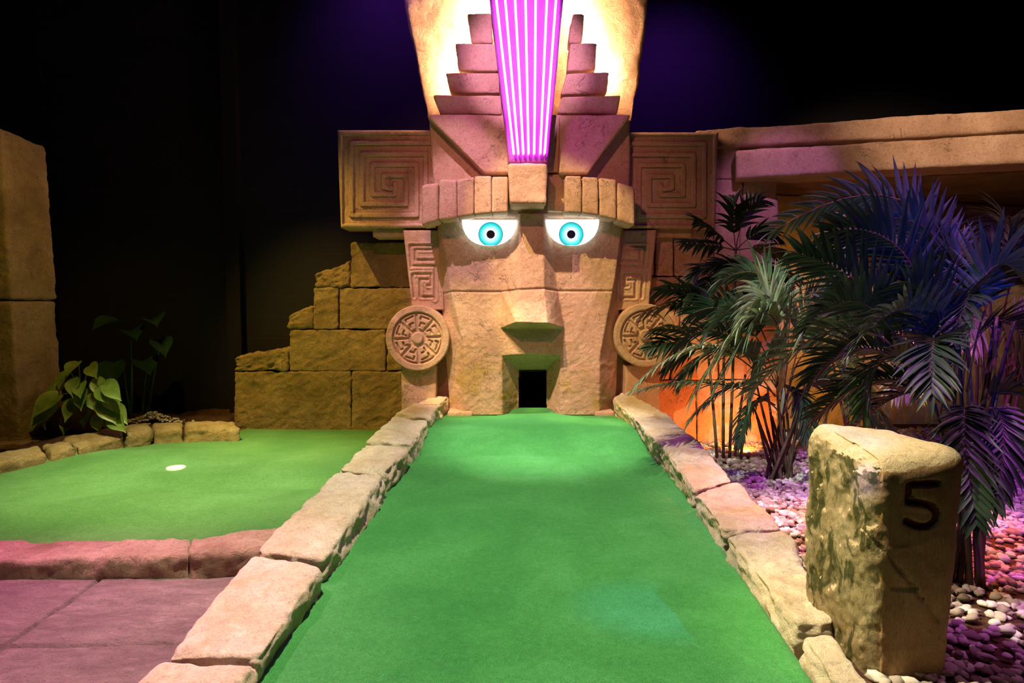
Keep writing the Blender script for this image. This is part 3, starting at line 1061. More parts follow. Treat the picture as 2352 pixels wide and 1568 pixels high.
# neon panel
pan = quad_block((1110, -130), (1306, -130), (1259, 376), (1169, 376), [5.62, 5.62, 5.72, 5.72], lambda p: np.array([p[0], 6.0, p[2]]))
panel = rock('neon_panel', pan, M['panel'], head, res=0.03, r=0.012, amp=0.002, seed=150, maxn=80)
xt = [1140, 1160.5, 1183, 1207, 1230.5, 1256, 1277]
xb = [1180, 1190.5, 1202, 1214, 1227, 1241, 1251]
for a, b in zip(xt, xb):
    dx = (b - a) / 352
    top = at(a - dx * 125, -125, 5.605)
    bot = at(b, 352, 5.692)
    end = at(b + dx * 4, 358, 5.698)
    pts = [top + (bot - top) * t for t in np.linspace(0, 1, 8)]
    V, Fc = tube(pts, 0.0105, 10)
    tb = mesh_obj('neon_tube', V, Fc, M['neon'], panel)
    V, Fc = tube([bot, end], [0.0115, 0.0115], 8)
    mesh_obj('tube_cap', V, Fc, M['eye_white'] if False else plain_mat('tube_cap_plastic', (0.7, 0.6, 0.7), 0.5), panel)

# ---- ear blocks with square spirals
SA = [(880, 180), (175, 180), (175, 800), (735, 800), (735, 365), (355, 365), (355, 620), (548, 620), (548, 530)]
SB = [(812, 930), (812, 275), (265, 275), (265, 705), (645, 705), (645, 460), (450, 460), (450, 560), (530, 575)]
SC_ = [(880, 95), (88, 95), (88, 895), (880, 895)]


def z2p(line, mirror):
    r = [(760 + a / 3.734, 280 + b / 3.734) for a, b in line]
    return [(2 * 1212.5 - a, b + 1.5) for a, b in r] if mirror else r


def spiral_depth(mirror):
    ra, rb = z2p(SA, mirror), z2p(SB, mirror)

    def fn(px, py):
        P = np.stack([px, py], -1)
        d = np.minimum(pl_dist(P, ra), pl_dist(P, rb))
        up = smooth01(1 - (d - 4.2) / 1.8)
        ex = (px - 760) * 3.734 if not mirror else (2 * 1212.5 - px - 760) * 3.734
        ey = (py - (1.5 if mirror else 0) - 280) * 3.734
        inside = smooth01((ex - 96) / 8) * smooth01((ey - 108) / 8) * smooth01((880 - ey) / 8)
        Y = 6.1 + 0.024 * inside * (1 - up)
        # thin scratched outline either side of each ridge
        line = np.exp(-((d - 6.2) / 0.9) ** 2) * inside
        V = at_v(px, py, Y)
        return Y + 0.006 * line + 0.006 * vnoise(V * 5, 61)
    return fn


def rows_q(tl, tr, br, bl, step=1.5):
    n = int((bl[1] - tl[1]) / step)
    return [(tl[1] + (bl[1] - tl[1]) * t, tl[0] + (bl[0] - tl[0]) * t, tr[0] + (br[0] - tr[0]) * t) for t in np.linspace(0, 1, n)]


relief('ear_block', rows_q((775, 299), (1002, 299), (1002, 523), (783, 523), 1.25), M['head'], head, 180, 6.48, spiral_depth(False), 0, 6, 0.003, 14, 3)
relief('ear_block', rows_q((1436, 304), (1650, 304), (1643, 524), (1436, 524), 1.25), M['head'], head, 172, 6.26, spiral_depth(True), 0, 6, 0.003, 14, 4)

# ---- ear strips with hook motif
GLN = [[(865, 1095), (725, 1095), (725, 1185), (880, 1185)], [(700, 1235), (893, 1235), (893, 1520)], [(868, 1060), (680, 1060), (690, 1240)],
       [(715, 1305), (857, 1305), (857, 1402), (832, 1402)], [(700, 1310), (715, 1500)], [(832, 1350), (765, 1350), (768, 1500), (890, 1500)]]


def strip_depth(mirror):
    lines = [z2p(l, mirror) for l in GLN]

    def fn(px, py):
        P = np.stack([px, py], -1)
        d = np.min([pl_dist(P, l) for l in lines], axis=0)
        V = at_v(px, py, np.full(len(px), 6.12))
        return 6.12 + 0.018 * smooth01(1 - d / 3.6) - 0.008 * smooth01(1 - np.abs(d - 6) / 3) + 0.006 * vnoise(V * 5, 62)
    return fn


relief('ear_strip', rows_q((926, 528), (1016, 528), (1020, 712), (947, 712), 1.5), M['head'], head, 64, 6.5, strip_depth(False), 0, 4, 0.003, 14, 6)
relief('ear_strip', rows_q((1420, 528), (1508, 528), (1490, 712), (1414, 712), 1.5), M['head'], head, 64, 6.26, strip_depth(True), 0, 4, 0.003, 14, 7)


# ---- ear discs
def ear_disc(cx, cy, R, seed):
    nr, nt_ = 60, 180
    r = np.linspace(0.0, 1.0, nr + 1)[1:]
    th = np.linspace(0, 2 * math.pi, nt_, endpoint=False)
    RR, TT = np.meshgrid(r, th, indexing='ij')
    sec = (TT - math.radians(3)) / (2 * math.pi / 8)
    sf = sec - np.floor(sec)                      # 0..1 inside a sector
    arc = np.minimum(sf, 1 - sf) * (2 * math.pi / 8) * RR
    h = np.zeros_like(RR)
    field = smooth01((RR - 0.27) / 0.03) * smooth01((0.75 - RR) / 0.03) * smooth01((arc - 0.03) / 0.025)
    h = 0.020 * field
    # hook groove in every sector
    s2 = (sf - 0.5) * (2 * math.pi / 8)
    xx, yy = RR * np.cos(s2), RR * np.sin(s2)
    P = np.stack([xx.ravel(), yy.ravel()], -1)
    hook = pl_dist(P, [(0.66, -0.15), (0.66, 0.10), (0.57, 0.10)]).reshape(RR.shape)
    hook2 = pl_dist(P, [(0.36, 0.06), (0.47, 0.05), (0.47, -0.07)]).reshape(RR.shape)
    h -= 0.022 * field * smooth01(1 - (np.minimum(hook, hook2) - 0.018) / 0.02)
    h += 0.028 * smooth01((0.19 - RR) / 0.03)
    h += 0.030 * smooth01((RR - 0.78) / 0.03)
    h -= 0.012 * smooth01((RR - 0.97) / 0.03) ** 2
    px = cx + R * RR * np.cos(TT)
    py = cy - R * 1.03 * RR * np.sin(TT)
    V = at_v(px, py, np.full(px.shape, 6.03) - h).reshape(-1, 3)
    V[:, 1] += 0.003 * fbm(V * 14, 3, seed)
    ce_ = at(cx, cy, 6.03 - 0.028)
    back = at_v(px[-1], py[-1], np.full(nt_, 6.03)).copy()
    back[:, 1] = 6.25
    Vall = np.concatenate([V, ce_[None], back])
    idx = np.arange(nr * nt_).reshape(nr, nt_)
    nxt = np.roll(idx, -1, 1)
    Q = np.stack([idx[:-1], idx[1:], nxt[1:], nxt[:-1]], -1).reshape(-1, 4).tolist()
    c = nr * nt_
    Q += [[c, int(idx[0, k]), int(nxt[0, k])] for k in range(nt_)]
    b0 = c + 1
    Q += [[int(idx[-1, k]), b0 + k, b0 + (k + 1) % nt_, int(nxt[-1, k])] for k in range(nt_)]
    Q += [[b0 + k for k in range(nt_)]]
    mesh_obj('ear_disc', Vall, Q, M['head'], head)


ear_disc(959, 776, 73, 1)
ear_disc(1482, 770, 71, 2)
rock('ear_pedestal', rect_block(922, 1002, 838, 1010, 6.1, 6.3), M['head'], head, res=0.02, r=0.015, amp=0.004, seed=170)
rock('ear_pedestal', rect_block(1436, 1517, 838, 1020, 6.1, 6.26), M['head'], head, res=0.02, r=0.015, amp=0.004, seed=171)
rock('neck_side', rect_block(1000, 1040, 700, 1010, 6.32, 6.6), M['head'], head, res=0.03, r=0.015, amp=0.004, seed=172)
rock('neck_side', rect_block(1405, 1445, 700, 1010, 6.32, 6.6), M['head'], head, res=0.03, r=0.015, amp=0.004, seed=173)
for x0_, x1_, s_ in ((845, 1015, 1), (1430, 1600, 2)):
    rock('ear_bracket', rect_block(x0_ + (10 if s_ == 1 else 0), x1_ - (0 if s_ == 1 else 10), 520, 545, 6.2, 6.48 if s_ == 1 else 6.26), M['head'], head, res=0.02, r=0.015, amp=0.003, seed=174 + s_)

# ================================================================== STEPPED WALL, LEFT
WY = 6.5
wb = onz(700, 985, -0.035)
wall = thing('stepped_wall', (wb[0], 6.7, -0.3), 'ruined stepped wall of ochre stone blocks left of the stone head', 'wall')


def ruin_top(seed, amt, x0w, x1w):
    def post(V, nn):
        z1 = V[:, 2].max()
        z0 = V[:, 2].min()
        t = (V[:, 2] - z0) / (z1 - z0)
        u = (V[:, 0] - x0w) / (x1w - x0w)
        cut = amt * (1 - u) + 0.25 * amt * np.abs(vnoise(np.stack([V[:, 0] * 14, V[:, 1] * 9, V[:, 0] * 0], -1), seed))
        V = V.copy()
        V[:, 2] -= cut * smooth01(t)
        return V
    return post


WB = [(538, 806, 853, 1006, 0), (808, 940, 853, 1006, 0), (664, 885, 757, 852, 0), (887, 960, 757, 852, 0),
      (720, 777, 661, 756, 0), (779, 960, 661, 756, 0), (805, 960, 556, 660, 0)]
for k, (x0_, x1_, y0_, y1_, _) in enumerate(WB):
    rock('stone_block', rect_block(x0_, x1_, y0_, y1_, WY + 0.004 * (k % 3), 6.9), M['wall'], wall, res=0.014, r=0.012, amp=0.007, freq=7, low=0.008, seed=200 + k, maxn=90, chisel=0.007)
for k, (x0_, x1_, y0_, y1_, amt) in enumerate([(537, 662, 797, 852, 0.10), (660, 719, 698, 756, 0.10), (723, 804, 596, 660, 0.14)]):
    a, b = at(x0_, y0_, WY), at(x1_, y0_, WY)
    rock('stone_block', rect_block(x0_, x1_, y0_, y1_, WY, 6.9), M['wall'], wall, res=0.013, r=0.03, amp=0.012, freq=9, low=0.01, seed=220 + k, maxn=90, chisel=0.009, post=ruin_top(k, amt, a[0], b[0]))

# ================================================================== RIGHT WALL, PIER AND BEAM
rwall = thing('block_wall', (at(1600, 900, 6.3)[0], 6.45, -0.32), 'sandy stone block wall and pier right of the stone head', 'wall')
RW = [(1440, 1504, 520, 634), (1506, 1547, 520, 634), (1549, 1640, 520, 634), (1642, 1699, 512, 634), (1701, 1786, 512, 634),
      (1440, 1560, 635, 757), (1562, 1690, 635, 757), (1692, 1786, 635, 757),
      (1440, 1540, 758, 872), (1542, 1650, 758, 872), (1652, 1786, 758, 872),
      (1440, 1600, 873, 1060), (1602, 1786, 873, 1060),
      (1600, 1707, 412, 511), (1709, 1786, 412, 511), (1600, 1700, 298, 411)]
for k, (x0_, x1_, y0_, y1_) in enumerate(RW):
    rock('stone_block', rect_block(x0_, x1_, y0_, y1_, 6.28 - (0.02 if x0_ > 1690 or y0_ < 500 else 0), 6.6), M['pink_wall'], rwall, res=0.022, r=0.012, amp=0.005, freq=7, low=0.006, seed=240 + k, maxn=60, chisel=0.003)

beam = thing('stone_beam', (3.2, 6.1, 1.9), 'long pale stone lintel beam spanning the opening at upper right', 'beam')


def long_block(xl, ytl, ybl, Yl, xr, ytr, ybr, Yr, thick):
    return quad_block((xl, ytl), (xr, ytr), (xr, ybr), (xl, ybl), [Yl, Yr, Yr, Yl], lambda p: p + np.array([0.25 * thick, thick, 0]))


rock('upper_course', long_block(1640, 297, 340, 6.26, 2480, 239, 293, 5.50, 0.5), M['pink_wall'], beam, res=0.03, r=0.02, amp=0.006, freq=6, low=0.012, seed=260, maxn=130, chisel=0.003)
rock('lower_course', long_block(1690, 345, 411, 6.10, 2480, 299, 366, 5.34, 0.4), M['pink_wall'], beam, res=0.03, r=0.02, amp=0.005, freq=6, low=0.008, seed=261, maxn=130, chisel=0.002)


def slab_pts(name, pts, z0, z1, m, label=None, cat=None, kind=None):
    n = len(pts)
    V = [(a, b, z0) for a, b in pts] + [(a, b, z1) for a, b in pts]
    Fc = [list(range(n))[::-1], list(range(n, 2 * n))] + [[k, (k + 1) % n, n + (k + 1) % n, n + k] for k in range(n)]
    o = mesh_obj(name, V, Fc, m, smooth=False)
    return tag(o, label, cat, kind=kind)


bl_, br_ = at(1690, 411, 6.16), at(2480, 366, 5.42)
rec = slab_pts('ceiling_recess', [(2.45, 6.56), (6.2, 5.55), (7.9, 8.5), (2.45, 7.3)], bl_[2] + 0.03, bl_[2] + 0.12, M['wall'], kind='structure')


# back wall of the recess with block pattern
def back_wall():
    A = np.array([2.3, 7.05])
    B = np.array([7.9, 8.45])
    Lw = np.linalg.norm(B - A)
    nx, nz = 300, 120
    s = np.linspace(0, Lw, nx)
    z = np.linspace(-0.3, bl_[2] + 0.02, nz)
    S, Z = np.meshgrid(s, z)
    row = np.floor((Z + 0.3) / 0.42)
    zz = (Z + 0.3) - row * 0.42
    off = (row * 0.37) % 0.9
    wx = (S + off) % 0.9
    d = np.minimum(np.minimum(zz, 0.42 - zz), np.minimum(wx, 0.9 - wx))
    g = 0.018 * smooth01(1 - d / 0.015)
    t = (B - A) / Lw
    nrm = np.array([-t[1], t[0]])
    P = A + S[..., None] * t + 0 * nrm
    V = np.stack([P[..., 0], P[..., 1], Z], -1).reshape(-1, 3)
    g = g.ravel() + 0.010 * fbm(V * 5, 4, 77)
    V[:, 0] += nrm[0] * g
    V[:, 1] += nrm[1] * g
    idx = np.arange(nx * nz).reshape(nz, nx)
    Q = np.stack([idx[:-1, :-1], idx[:-1, 1:], idx[1:, 1:], idx[1:, :-1]], -1).reshape(-1, 4)
    ring = np.concatenate([idx[0, :], idx[1:, -1], idx[-1, -2::-1], idx[-2:0:-1, 0]])
    Bk = V[ring] + np.array([nrm[0], nrm[1], 0]) * 0.2
    bi = np.arange(len(ring)) + len(V)
    Sd = np.stack([np.roll(ring, -1), ring, bi, np.roll(bi, -1)], -1)
    o = mesh_obj('wall_recess', np.concatenate([V, Bk]), np.concatenate([Q, Sd]), M['pink_wall'])
    tag(o, kind='structure')


back_wall()


# ================================================================== GRAVEL BED
def gz(Y):
    return -0.02 - 0.045 * (np.asarray(Y) - 2.6)


def in_bed(x, y):
    edge = np.interp(y, [0.8, 2.0, 2.5, 2.9, 4.0, 5.0, 5.6, 6.2], [1.12, 1.14, 1.20, 1.28, 1.36, 1.40, 1.40, 1.30])
    far = np.interp(x, [1.3, 2.5, 2.6, 5.0], [6.22, 6.22, 6.9, 7.4])
    return (x > edge) & (y < far)


ys = np.linspace(0.8, 7.6, 60)
xs = np.linspace(1.05, 6.4, 50)
XX, YY = np.meshgrid(xs, ys)
p = np.stack([XX.ravel(), YY.ravel(), 0 * XX.ravel()], -1)
ZZ = gz(YY) - 0.012 + 0.012 * vnoise(p * 2.0, 9).reshape(XX.shape)
tag(sheet('gravel_base', XX, YY, ZZ, M['soil'], base=-0.34), kind='structure')


def pebbles(spots, heights, label):
    # low-poly rounded pebble
    import itertools
    ph = (1 + 5 ** 0.5) / 2
    base = np.array([(-1, ph, 0), (1, ph, 0), (-1, -ph, 0), (1, -ph, 0), (0, -1, ph), (0, 1, ph), (0, -1, -ph), (0, 1, -ph), (ph, 0, -1), (ph, 0, 1), (-ph, 0, -1), (-ph, 0, 1)], float)
    base /= np.linalg.norm(base[0])
    tri = [(0, 11, 5), (0, 5, 1), (0, 1, 7), (0, 7, 10), (0, 10, 11), (1, 5, 9), (5, 11, 4), (11, 10, 2), (10, 7, 6), (7, 1, 8), (3, 9, 4), (3, 4, 2), (3, 2, 6), (3, 6, 8), (3, 8, 9), (4, 9, 5), (2, 4, 11), (6, 2, 10), (8, 6, 7), (9, 8, 1)]
    # one subdivision
    Vb = base.tolist()
    mid = {}

    def mp(a, b):
        k = (min(a, b), max(a, b))
        if k not in mid:
            v = (np.array(Vb[a]) + np.array(Vb[b]))
            v /= np.linalg.norm(v)
            mid[k] = len(Vb)
            Vb.append(v.tolist())
        return mid[k]
    T = []
    for a, b, c in tri:
        ab, bc, ca = mp(a, b), mp(b, c), mp(c, a)
        T += [(a, ab, ca), (b, bc, ab), (c, ca, bc), (ab, bc, ca)]
    Vb = np.array(Vb)
    T = np.array(T)
    pts = spots
    n_ = len(pts)
    sc = np.stack([pts[:, 2] * rng.uniform(0.9, 1.5, n_), pts[:, 2] * rng.uniform(0.8, 1.1, n_), pts[:, 2] * rng.uniform(0.5, 0.85, n_)], -1)
    ang = rng.uniform(0, 2 * math.pi, n_)
    tilt = rng.normal(0, 0.3, n_)
    V = Vb[None] * sc[:, None]
    V = V * (1 + 0.16 * rng.normal(size=(n_, len(Vb), 1)))
    ca, sa = np.cos(tilt)[:, None], np.sin(tilt)[:, None]
    y_, z_ = V[..., 1] * ca - V[..., 2] * sa, V[..., 1] * sa + V[..., 2] * ca
    ca, sa = np.cos(ang)[:, None], np.sin(ang)[:, None]
    x_, y2 = V[..., 0] * ca - y_ * sa, V[..., 0] * sa + y_ * ca
    W = np.stack([x_ + pts[:, 0:1], y2 + pts[:, 1:2], z_ + (heights + rng.uniform(-0.004, 0.014, n_))[:, None]], -1).reshape(-1, 3)
    Fc = (T[None] + (np.arange(n_) * len(Vb))[:, None, None]).reshape(-1, 3)
    o = mesh_obj('gravel', W, Fc, M['pebble'])
    tag(o, label, 'gravel', kind='stuff')


pts = []
# denser near the camera
for (n_, y0, y1, s0) in ((5200, 1.3, 3.4, 0.017), (6500, 3.4, 5.2, 0.019), (4800, 5.2, 7.2, 0.022)):
    x = rng.uniform(1.1, 5.2, n_)
    y = rng.uniform(y0, y1, n_)
    k = in_bed(x, y) & (x < 0.86 * y + 0.4)
    for a, b in zip(x[k], y[k]):
        pts.append((a, b, s0 * rng.uniform(0.7, 1.35)))
pts = np.array(pts)
pebbles(pts, gz(pts[:, 1]), 'bed of pale pebbles under the palms right of the fairway')
hx, hy = rng.normal(-3.45, 0.13, 220), rng.normal(6.22, 0.06, 220)
hh = 0.03 + 0.085 * np.exp(-((hx + 3.45) / 0.15) ** 2 - ((hy - 6.22) / 0.09) ** 2)
pebbles(np.stack([hx, hy, rng.uniform(0.009, 0.016, 220)], -1), hh, 'small heap of pale gravel in the dark bed behind the ochre border stones')


# ================================================================== NUMBERED POST
def post_stone():
    root = thing('numbered_post', (1.25, 2.2, -0.25), 'tall mossy sandstone marker post carved with the number 5', 'marker post')
    yf, yb = 2.0, 2.42
    tl, tr = at(1998, 1066, yf), at(2236, 1030, yf)
    bl2, br2 = at(1996, 1568, yf), at(2186, 1568, yf)
    btl, btr = at(1846, 956, yb), at(2075, 960, yb)
    zb = -0.25

    def down(a, b):   # extend the edge a->b down to zb
        t = (zb - a[2]) / (b[2] - a[2])
        return a + (b - a) * t
    c_fl, c_fr = down(tl, bl2), down(tr, br2)
    c_bl = np.array([btl[0] - 0.01, yb, zb])
    c_br = np.array([tr[0] - 0.02, yb, zb])
    btr = np.array([tr[0] + 0.0, yb - 0.02, btr[2] - 0.03])
    C = [c_fl, c_fr, c_bl, c_br, tl, tr, btl, btr]
    five = [(2153, 1108), (2100, 1110), (2087, 1113), (2086, 1148), (2103, 1152), (2130, 1157), (2148, 1170), (2151, 1184), (2144, 1199), (2124, 1208), (2100, 1204), (2083, 1196)]
    five_w = [at(a, b, yf) for a, b in five]
    fw = [(q[0], q[2]) for q in five_w]
    sm = []
    for i in range(len(fw) - 1):
        p0, p1, p2, p3 = [np.array(fw[min(max(i + j, 0), len(fw) - 1)]) for j in (-1, 0, 1, 2)]
        if i == 0 or i == 1 or i == 2:
            for t in (0, 0.5):
                sm.append(p1 + (p2 - p1) * t)
            continue
        for t in (0, 0.25, 0.5, 0.75):
            sm.append(0.5 * (2 * p1 + (p2 - p0) * t + (2 * p0 - 5 * p1 + 4 * p2 - p3) * t * t + (3 * p1 - p0 - 3 * p2 + p3) * t ** 3))
    sm.append(np.array(fw[-1]))

    cracks = [[at(1990, 1218, yf), at(2030, 1265, yf), at(2095, 1345, yf), at(2160, 1430, yf)], [at(2050, 1350, yf), at(2100, 1352, yf)]]

    def post(V, nn):
        V = V.copy()
        P = V[:, [0, 2]]
        front = nn[:, 1] < -0.5
        d = pl_dist(P, sm)
        V[:, 1] += np.where(front, 0.014 * smooth01(1 - (d - 0.006) / 0.006), 0)
        for c in cracks:
            dc = pl_dist(P, [(q[0], q[2]) for q in c])
            V[:, 1] += np.where(front, 0.007 * smooth01(1 - (dc + 0.004 * vnoise(V * 40, 8)) / 0.0055), 0)
        # rough split left face
        left = nn[:, 0] < -0.4
        w = np.stack([V[:, 1] * 9 + V[:, 2] * 9, V[:, 0] * 4, V[:, 2] * 5 - V[:, 1] * 7], -1)
        V[:, 0] += np.where(left, -0.006 * (ridged(w, 3, 5) - 1.0) + 0.004 * fbm(V * 30, 4, 6) + 0.010 * vnoise(w * 0.35, 12), 0)
        return V
    body = rock('stone_body', C, M['post'], root, res=0.0062, r=0.065, amp=0.003, freq=9, low=0.010, seed=301, maxn=175, chisel=0.0015, post=post)
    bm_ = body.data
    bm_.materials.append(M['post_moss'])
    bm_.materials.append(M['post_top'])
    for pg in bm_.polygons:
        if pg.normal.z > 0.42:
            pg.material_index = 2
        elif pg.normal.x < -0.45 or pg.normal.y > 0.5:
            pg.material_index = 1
    # carved and painted numeral: a strip lying in the groove
    me = body.data
    co = np.array([v.co[:] for v in me.vertices]) + np.array(parent_world(root))
    fr = co[co[:, 1] < yf + 0.12]
    V, Fc = [], []
    prevs = len(sm)
    for i, q in enumerate(sm):
        a = sm[max(i - 1, 0)]
        b = sm[min(i + 1, len(sm) - 1)]
        t = (b - a) / max(np.linalg.norm(b - a), 1e-9)
        nrm2 = np.array([-t[1], t[0]])
        for s in (-0.0088, -0.004, 0.004, 0.0088):
            w = q + nrm2 * s
            dd = (fr[:, 0] - w[0]) ** 2 + (fr[:, 2] - w[1]) ** 2
            k = np.argsort(dd)[:4]
            yv = np.average(fr[k, 1], weights=1 / (dd[k] + 1e-7))
            V.append((w[0], yv - 0.0025, w[1]))
    n0 = len(V)
    V += [(a, b + 0.004, c) for a, b, c in V]
    for i in range(prevs - 1):
        for s in range(3):
            a = i * 4 + s
            Fc.append([a, a + 1, a + 5, a + 4])
            Fc.append([n0 + a, n0 + a + 4, n0 + a + 5, n0 + a + 1])
    num = mesh_obj('number', V, Fc, M['number'], root)
    num['label'] = 'dark red-brown carved numeral 5'


post_stone()


# ================================================================== PILLAR, LEFT
pil = thing('stone_pillar', (-4.5, 5.7, -0.1), 'tall square ochre stone pillar at the left edge', 'pillar')
for k, (z0_, z1_) in enumerate(((-0.05, 1.195), (1.205, 2.62))):
    xr0 = -4.14 - 0.02 * k
    C = [(-4.95, 5.45, z0_), (xr0, 5.45, z0_), (-4.95, 5.95, z0_), (xr0 + 0.03, 5.95, z0_),
         (-4.97, 5.45, z1_), (xr0 - 0.03, 5.45, z1_), (-4.97, 5.95, z1_ - 0.06 * k), (xr0, 5.95, z1_ - (0.04 if k else 0))]
    rock('pillar_block', C, M['wall'], pil, res=0.02, r=0.03, amp=0.008, freq=6, low=0.014, seed=320 + k, maxn=80, chisel=0.005)
C = [(-5.0, 5.35, -0.05), (-4.0, 5.35, -0.05), (-5.0, 6.0, -0.05), (-4.0, 6.0, -0.05), (-5.0, 5.35, 0.02), (-4.02, 5.35, 0.02), (-5.0, 6.0, 0.02), (-4.02, 6.0, 0.02)]
rock('pillar_foot', C, M['wall'], pil, res=0.03, r=0.02, amp=0.004, seed=325)

# soil bed behind the border
V = [(-4.05, 5.2, 0), (-3.35, 5.86, 0), (-2.5, 6.33, 0), (-2.5, 7.0, 0), (-6.9, 7.0, 0), (-6.9, 5.95, 0), (-4.05, 5.95, 0)]
xs = np.linspace(-6.8, -2.82, 90)
us = np.linspace(0, 1, 40)
y0_ = np.interp(xs, [-6.8, -4.1, -4.0, -3.6, -3.25, -2.9, -2.5], [6.0, 6.0, 5.15, 5.62, 6.02, 6.24, 6.32])
XX = np.repeat(xs[None], 40, 0)
YY = y0_[None] + (6.98 - y0_)[None] * us[:, None]
p = np.stack([XX.ravel() * 4, YY.ravel() * 4, 0 * XX.ravel()], -1)
ZZ = 0.02 + 0.03 * fbm(p, 4, 12).reshape(XX.shape)
soil = sheet('soil_bed', XX, YY, ZZ, M['soil'], base=-0.34)
tag(soil, 'dark bark and soil bed behind the ochre border stones', 'soil', kind='stuff')


# ================================================================== PLANTS
def leaf_blade(base, direction, up, length, width, droop, seg=6, fold=0.25, tipw=0.05, heart=False):
    """returns verts, faces of one blade with three verts across"""
    d = Vector(direction).normalized()
    side = d.cross(Vector(up))
    if side.length < 1e-4:
        side = Vector((1, 0, 0))
    side.normalize()
    nrm = side.cross(d).normalized()
    V, Fc = [], []
    p = Vector(base)
    for i in range(seg + 1):
        t = i / seg
        if heart:
            w = width * (math.sin(math.pi * min(t * 0.9 + 0.12, 1.0)) ** 0.8) * (1 - t ** 3 * 0.9)
        else:
            w = width * (min(1, t * 5 + 0.25)) * (1 - t ** 2.2) + 0.0005
        V.append(tuple(p - side * w / 2 + nrm * w * fold))
        V.append(tuple(p))
        V.append(tuple(p + side * w / 2 + nrm * w * fold))
        d = (d + Vector((0, 0, -1)) * (droop / seg) * (1 + t)).normalized()
        p = p + d * (length / seg)
        nrm = side.cross(d).normalized()
    for i in range(seg):
        a = i * 3
        Fc.append([a, a + 1, a + 4, a + 3])
        Fc.append([a + 1, a + 2, a + 5, a + 4])
    return V, Fc


def bez(p0, p1, p2, t):
    return p0 * (1 - t) ** 2 + p1 * 2 * t * (1 - t) + p2 * t * t


def frond(parent, p0, p1, p2, m, mst, n=26, via=False, twist=None, ll=0.30, lw=0.022, t0=0.22, angle=50, droop=0.7, lift=0.3, rr=0.006, seed=0, broad=False):
    R = random.Random(seed)
    p0, p1, p2 = [Vector([float(c) for c in q]) for q in (p0, p1, p2)]
    if via:
        p1 = (p1 - p0 * 0.25 - p2 * 0.25) * 2
    if twist is None:
        twist = R.choice([-1, 1]) * R.uniform(15, 60)
    pts = [bez(p0, p1, p2, i / 14) for i in range(15)]
    Vs, Fs = tube(pts, [rr * (1 - 0.8 * i / 14) for i in range(15)], 5)
    tubf = len(Fs)
    V, Fc = list(Vs), list(Fs)
    for i in range(n):
        t = t0 + (1 - t0) * (i + 0.5) / n
        p = bez(p0, p1, p2, t)
        tg = (bez(p0, p1, p2, min(1, t + 0.02)) - bez(p0, p1, p2, t - 0.02)).normalized()
        side = tg.cross(Vector((0, 0, 1)))
        if side.length < 0.15:
            side = tg.cross(Vector((0.4, -1, 0.2)))
        side.normalize()
        side = Matrix.Rotation(math.radians(twist), 3, tg) @ side
        upv = side.cross(tg).normalized()
        if upv.z < 0:
            upv = -upv
        prof = math.sin(math.pi * (0.12 + 0.80 * ((t - t0) / (1 - t0)))) ** 0.6
        for s in (-1, 1):
            a = math.radians(angle - 22 * t + R.uniform(-6, 6))
            d = tg * math.cos(a) + side * s * math.sin(a) + upv * (lift + R.uniform(-0.12, 0.12))
            lv, lf = leaf_blade(p, d, upv, ll * prof * R.uniform(0.88, 1.1), lw * (1.0 if broad else R.uniform(0.8, 1.1)), droop * R.uniform(0.7, 1.2), 5, 0.22)
            o = len(V)
            V += lv
            Fc += [[q + o for q in f] for f in lf]
    # terminal leaflet
    tg = (p2 - p1).normalized()
    lv, lf = leaf_blade(p2, tg, Vector((0, 0, 1)), ll * 0.5, lw * 0.8, droop, 5)
    o = len(V)
    V += lv
    Fc += [[q + o for q in f] for f in lf]
    ob = mesh_obj('frond', V, Fc, m, parent)
    ob.data.materials.append(mst)
    for k in range(tubf):
        ob.data.polygons[k].material_index = 1
    return ob


def A(px, py, Y):
    return Vector(at(px, py, Y).tolist())


def cane(parent, a, b, r0, r1, m, bend=0.02, seed=0, name='cane'):
    R = random.Random(seed)
    a, b = Vector([float(c) for c in a]), Vector([float(c) for c in b])
    mid = (a + b) / 2 + Vector((R.uniform(-bend, bend), R.uniform(-bend, bend), 0))
    pts, rad = [], []
    nseg = 18
    for i in range(nseg + 1):
        t = i / nseg
        pts.append(bez(a, mid, b, t))
        rad.append((r0 + (r1 - r0) * t) * (1.14 if i % 3 == 0 else 1.0))
    V, Fc = tube(pts, rad, 8)
    return mesh_obj(name, V, Fc, m, parent)


def floor_pt(x, y):
    return Vector((x, y, float(gz(y)) - 0.01))


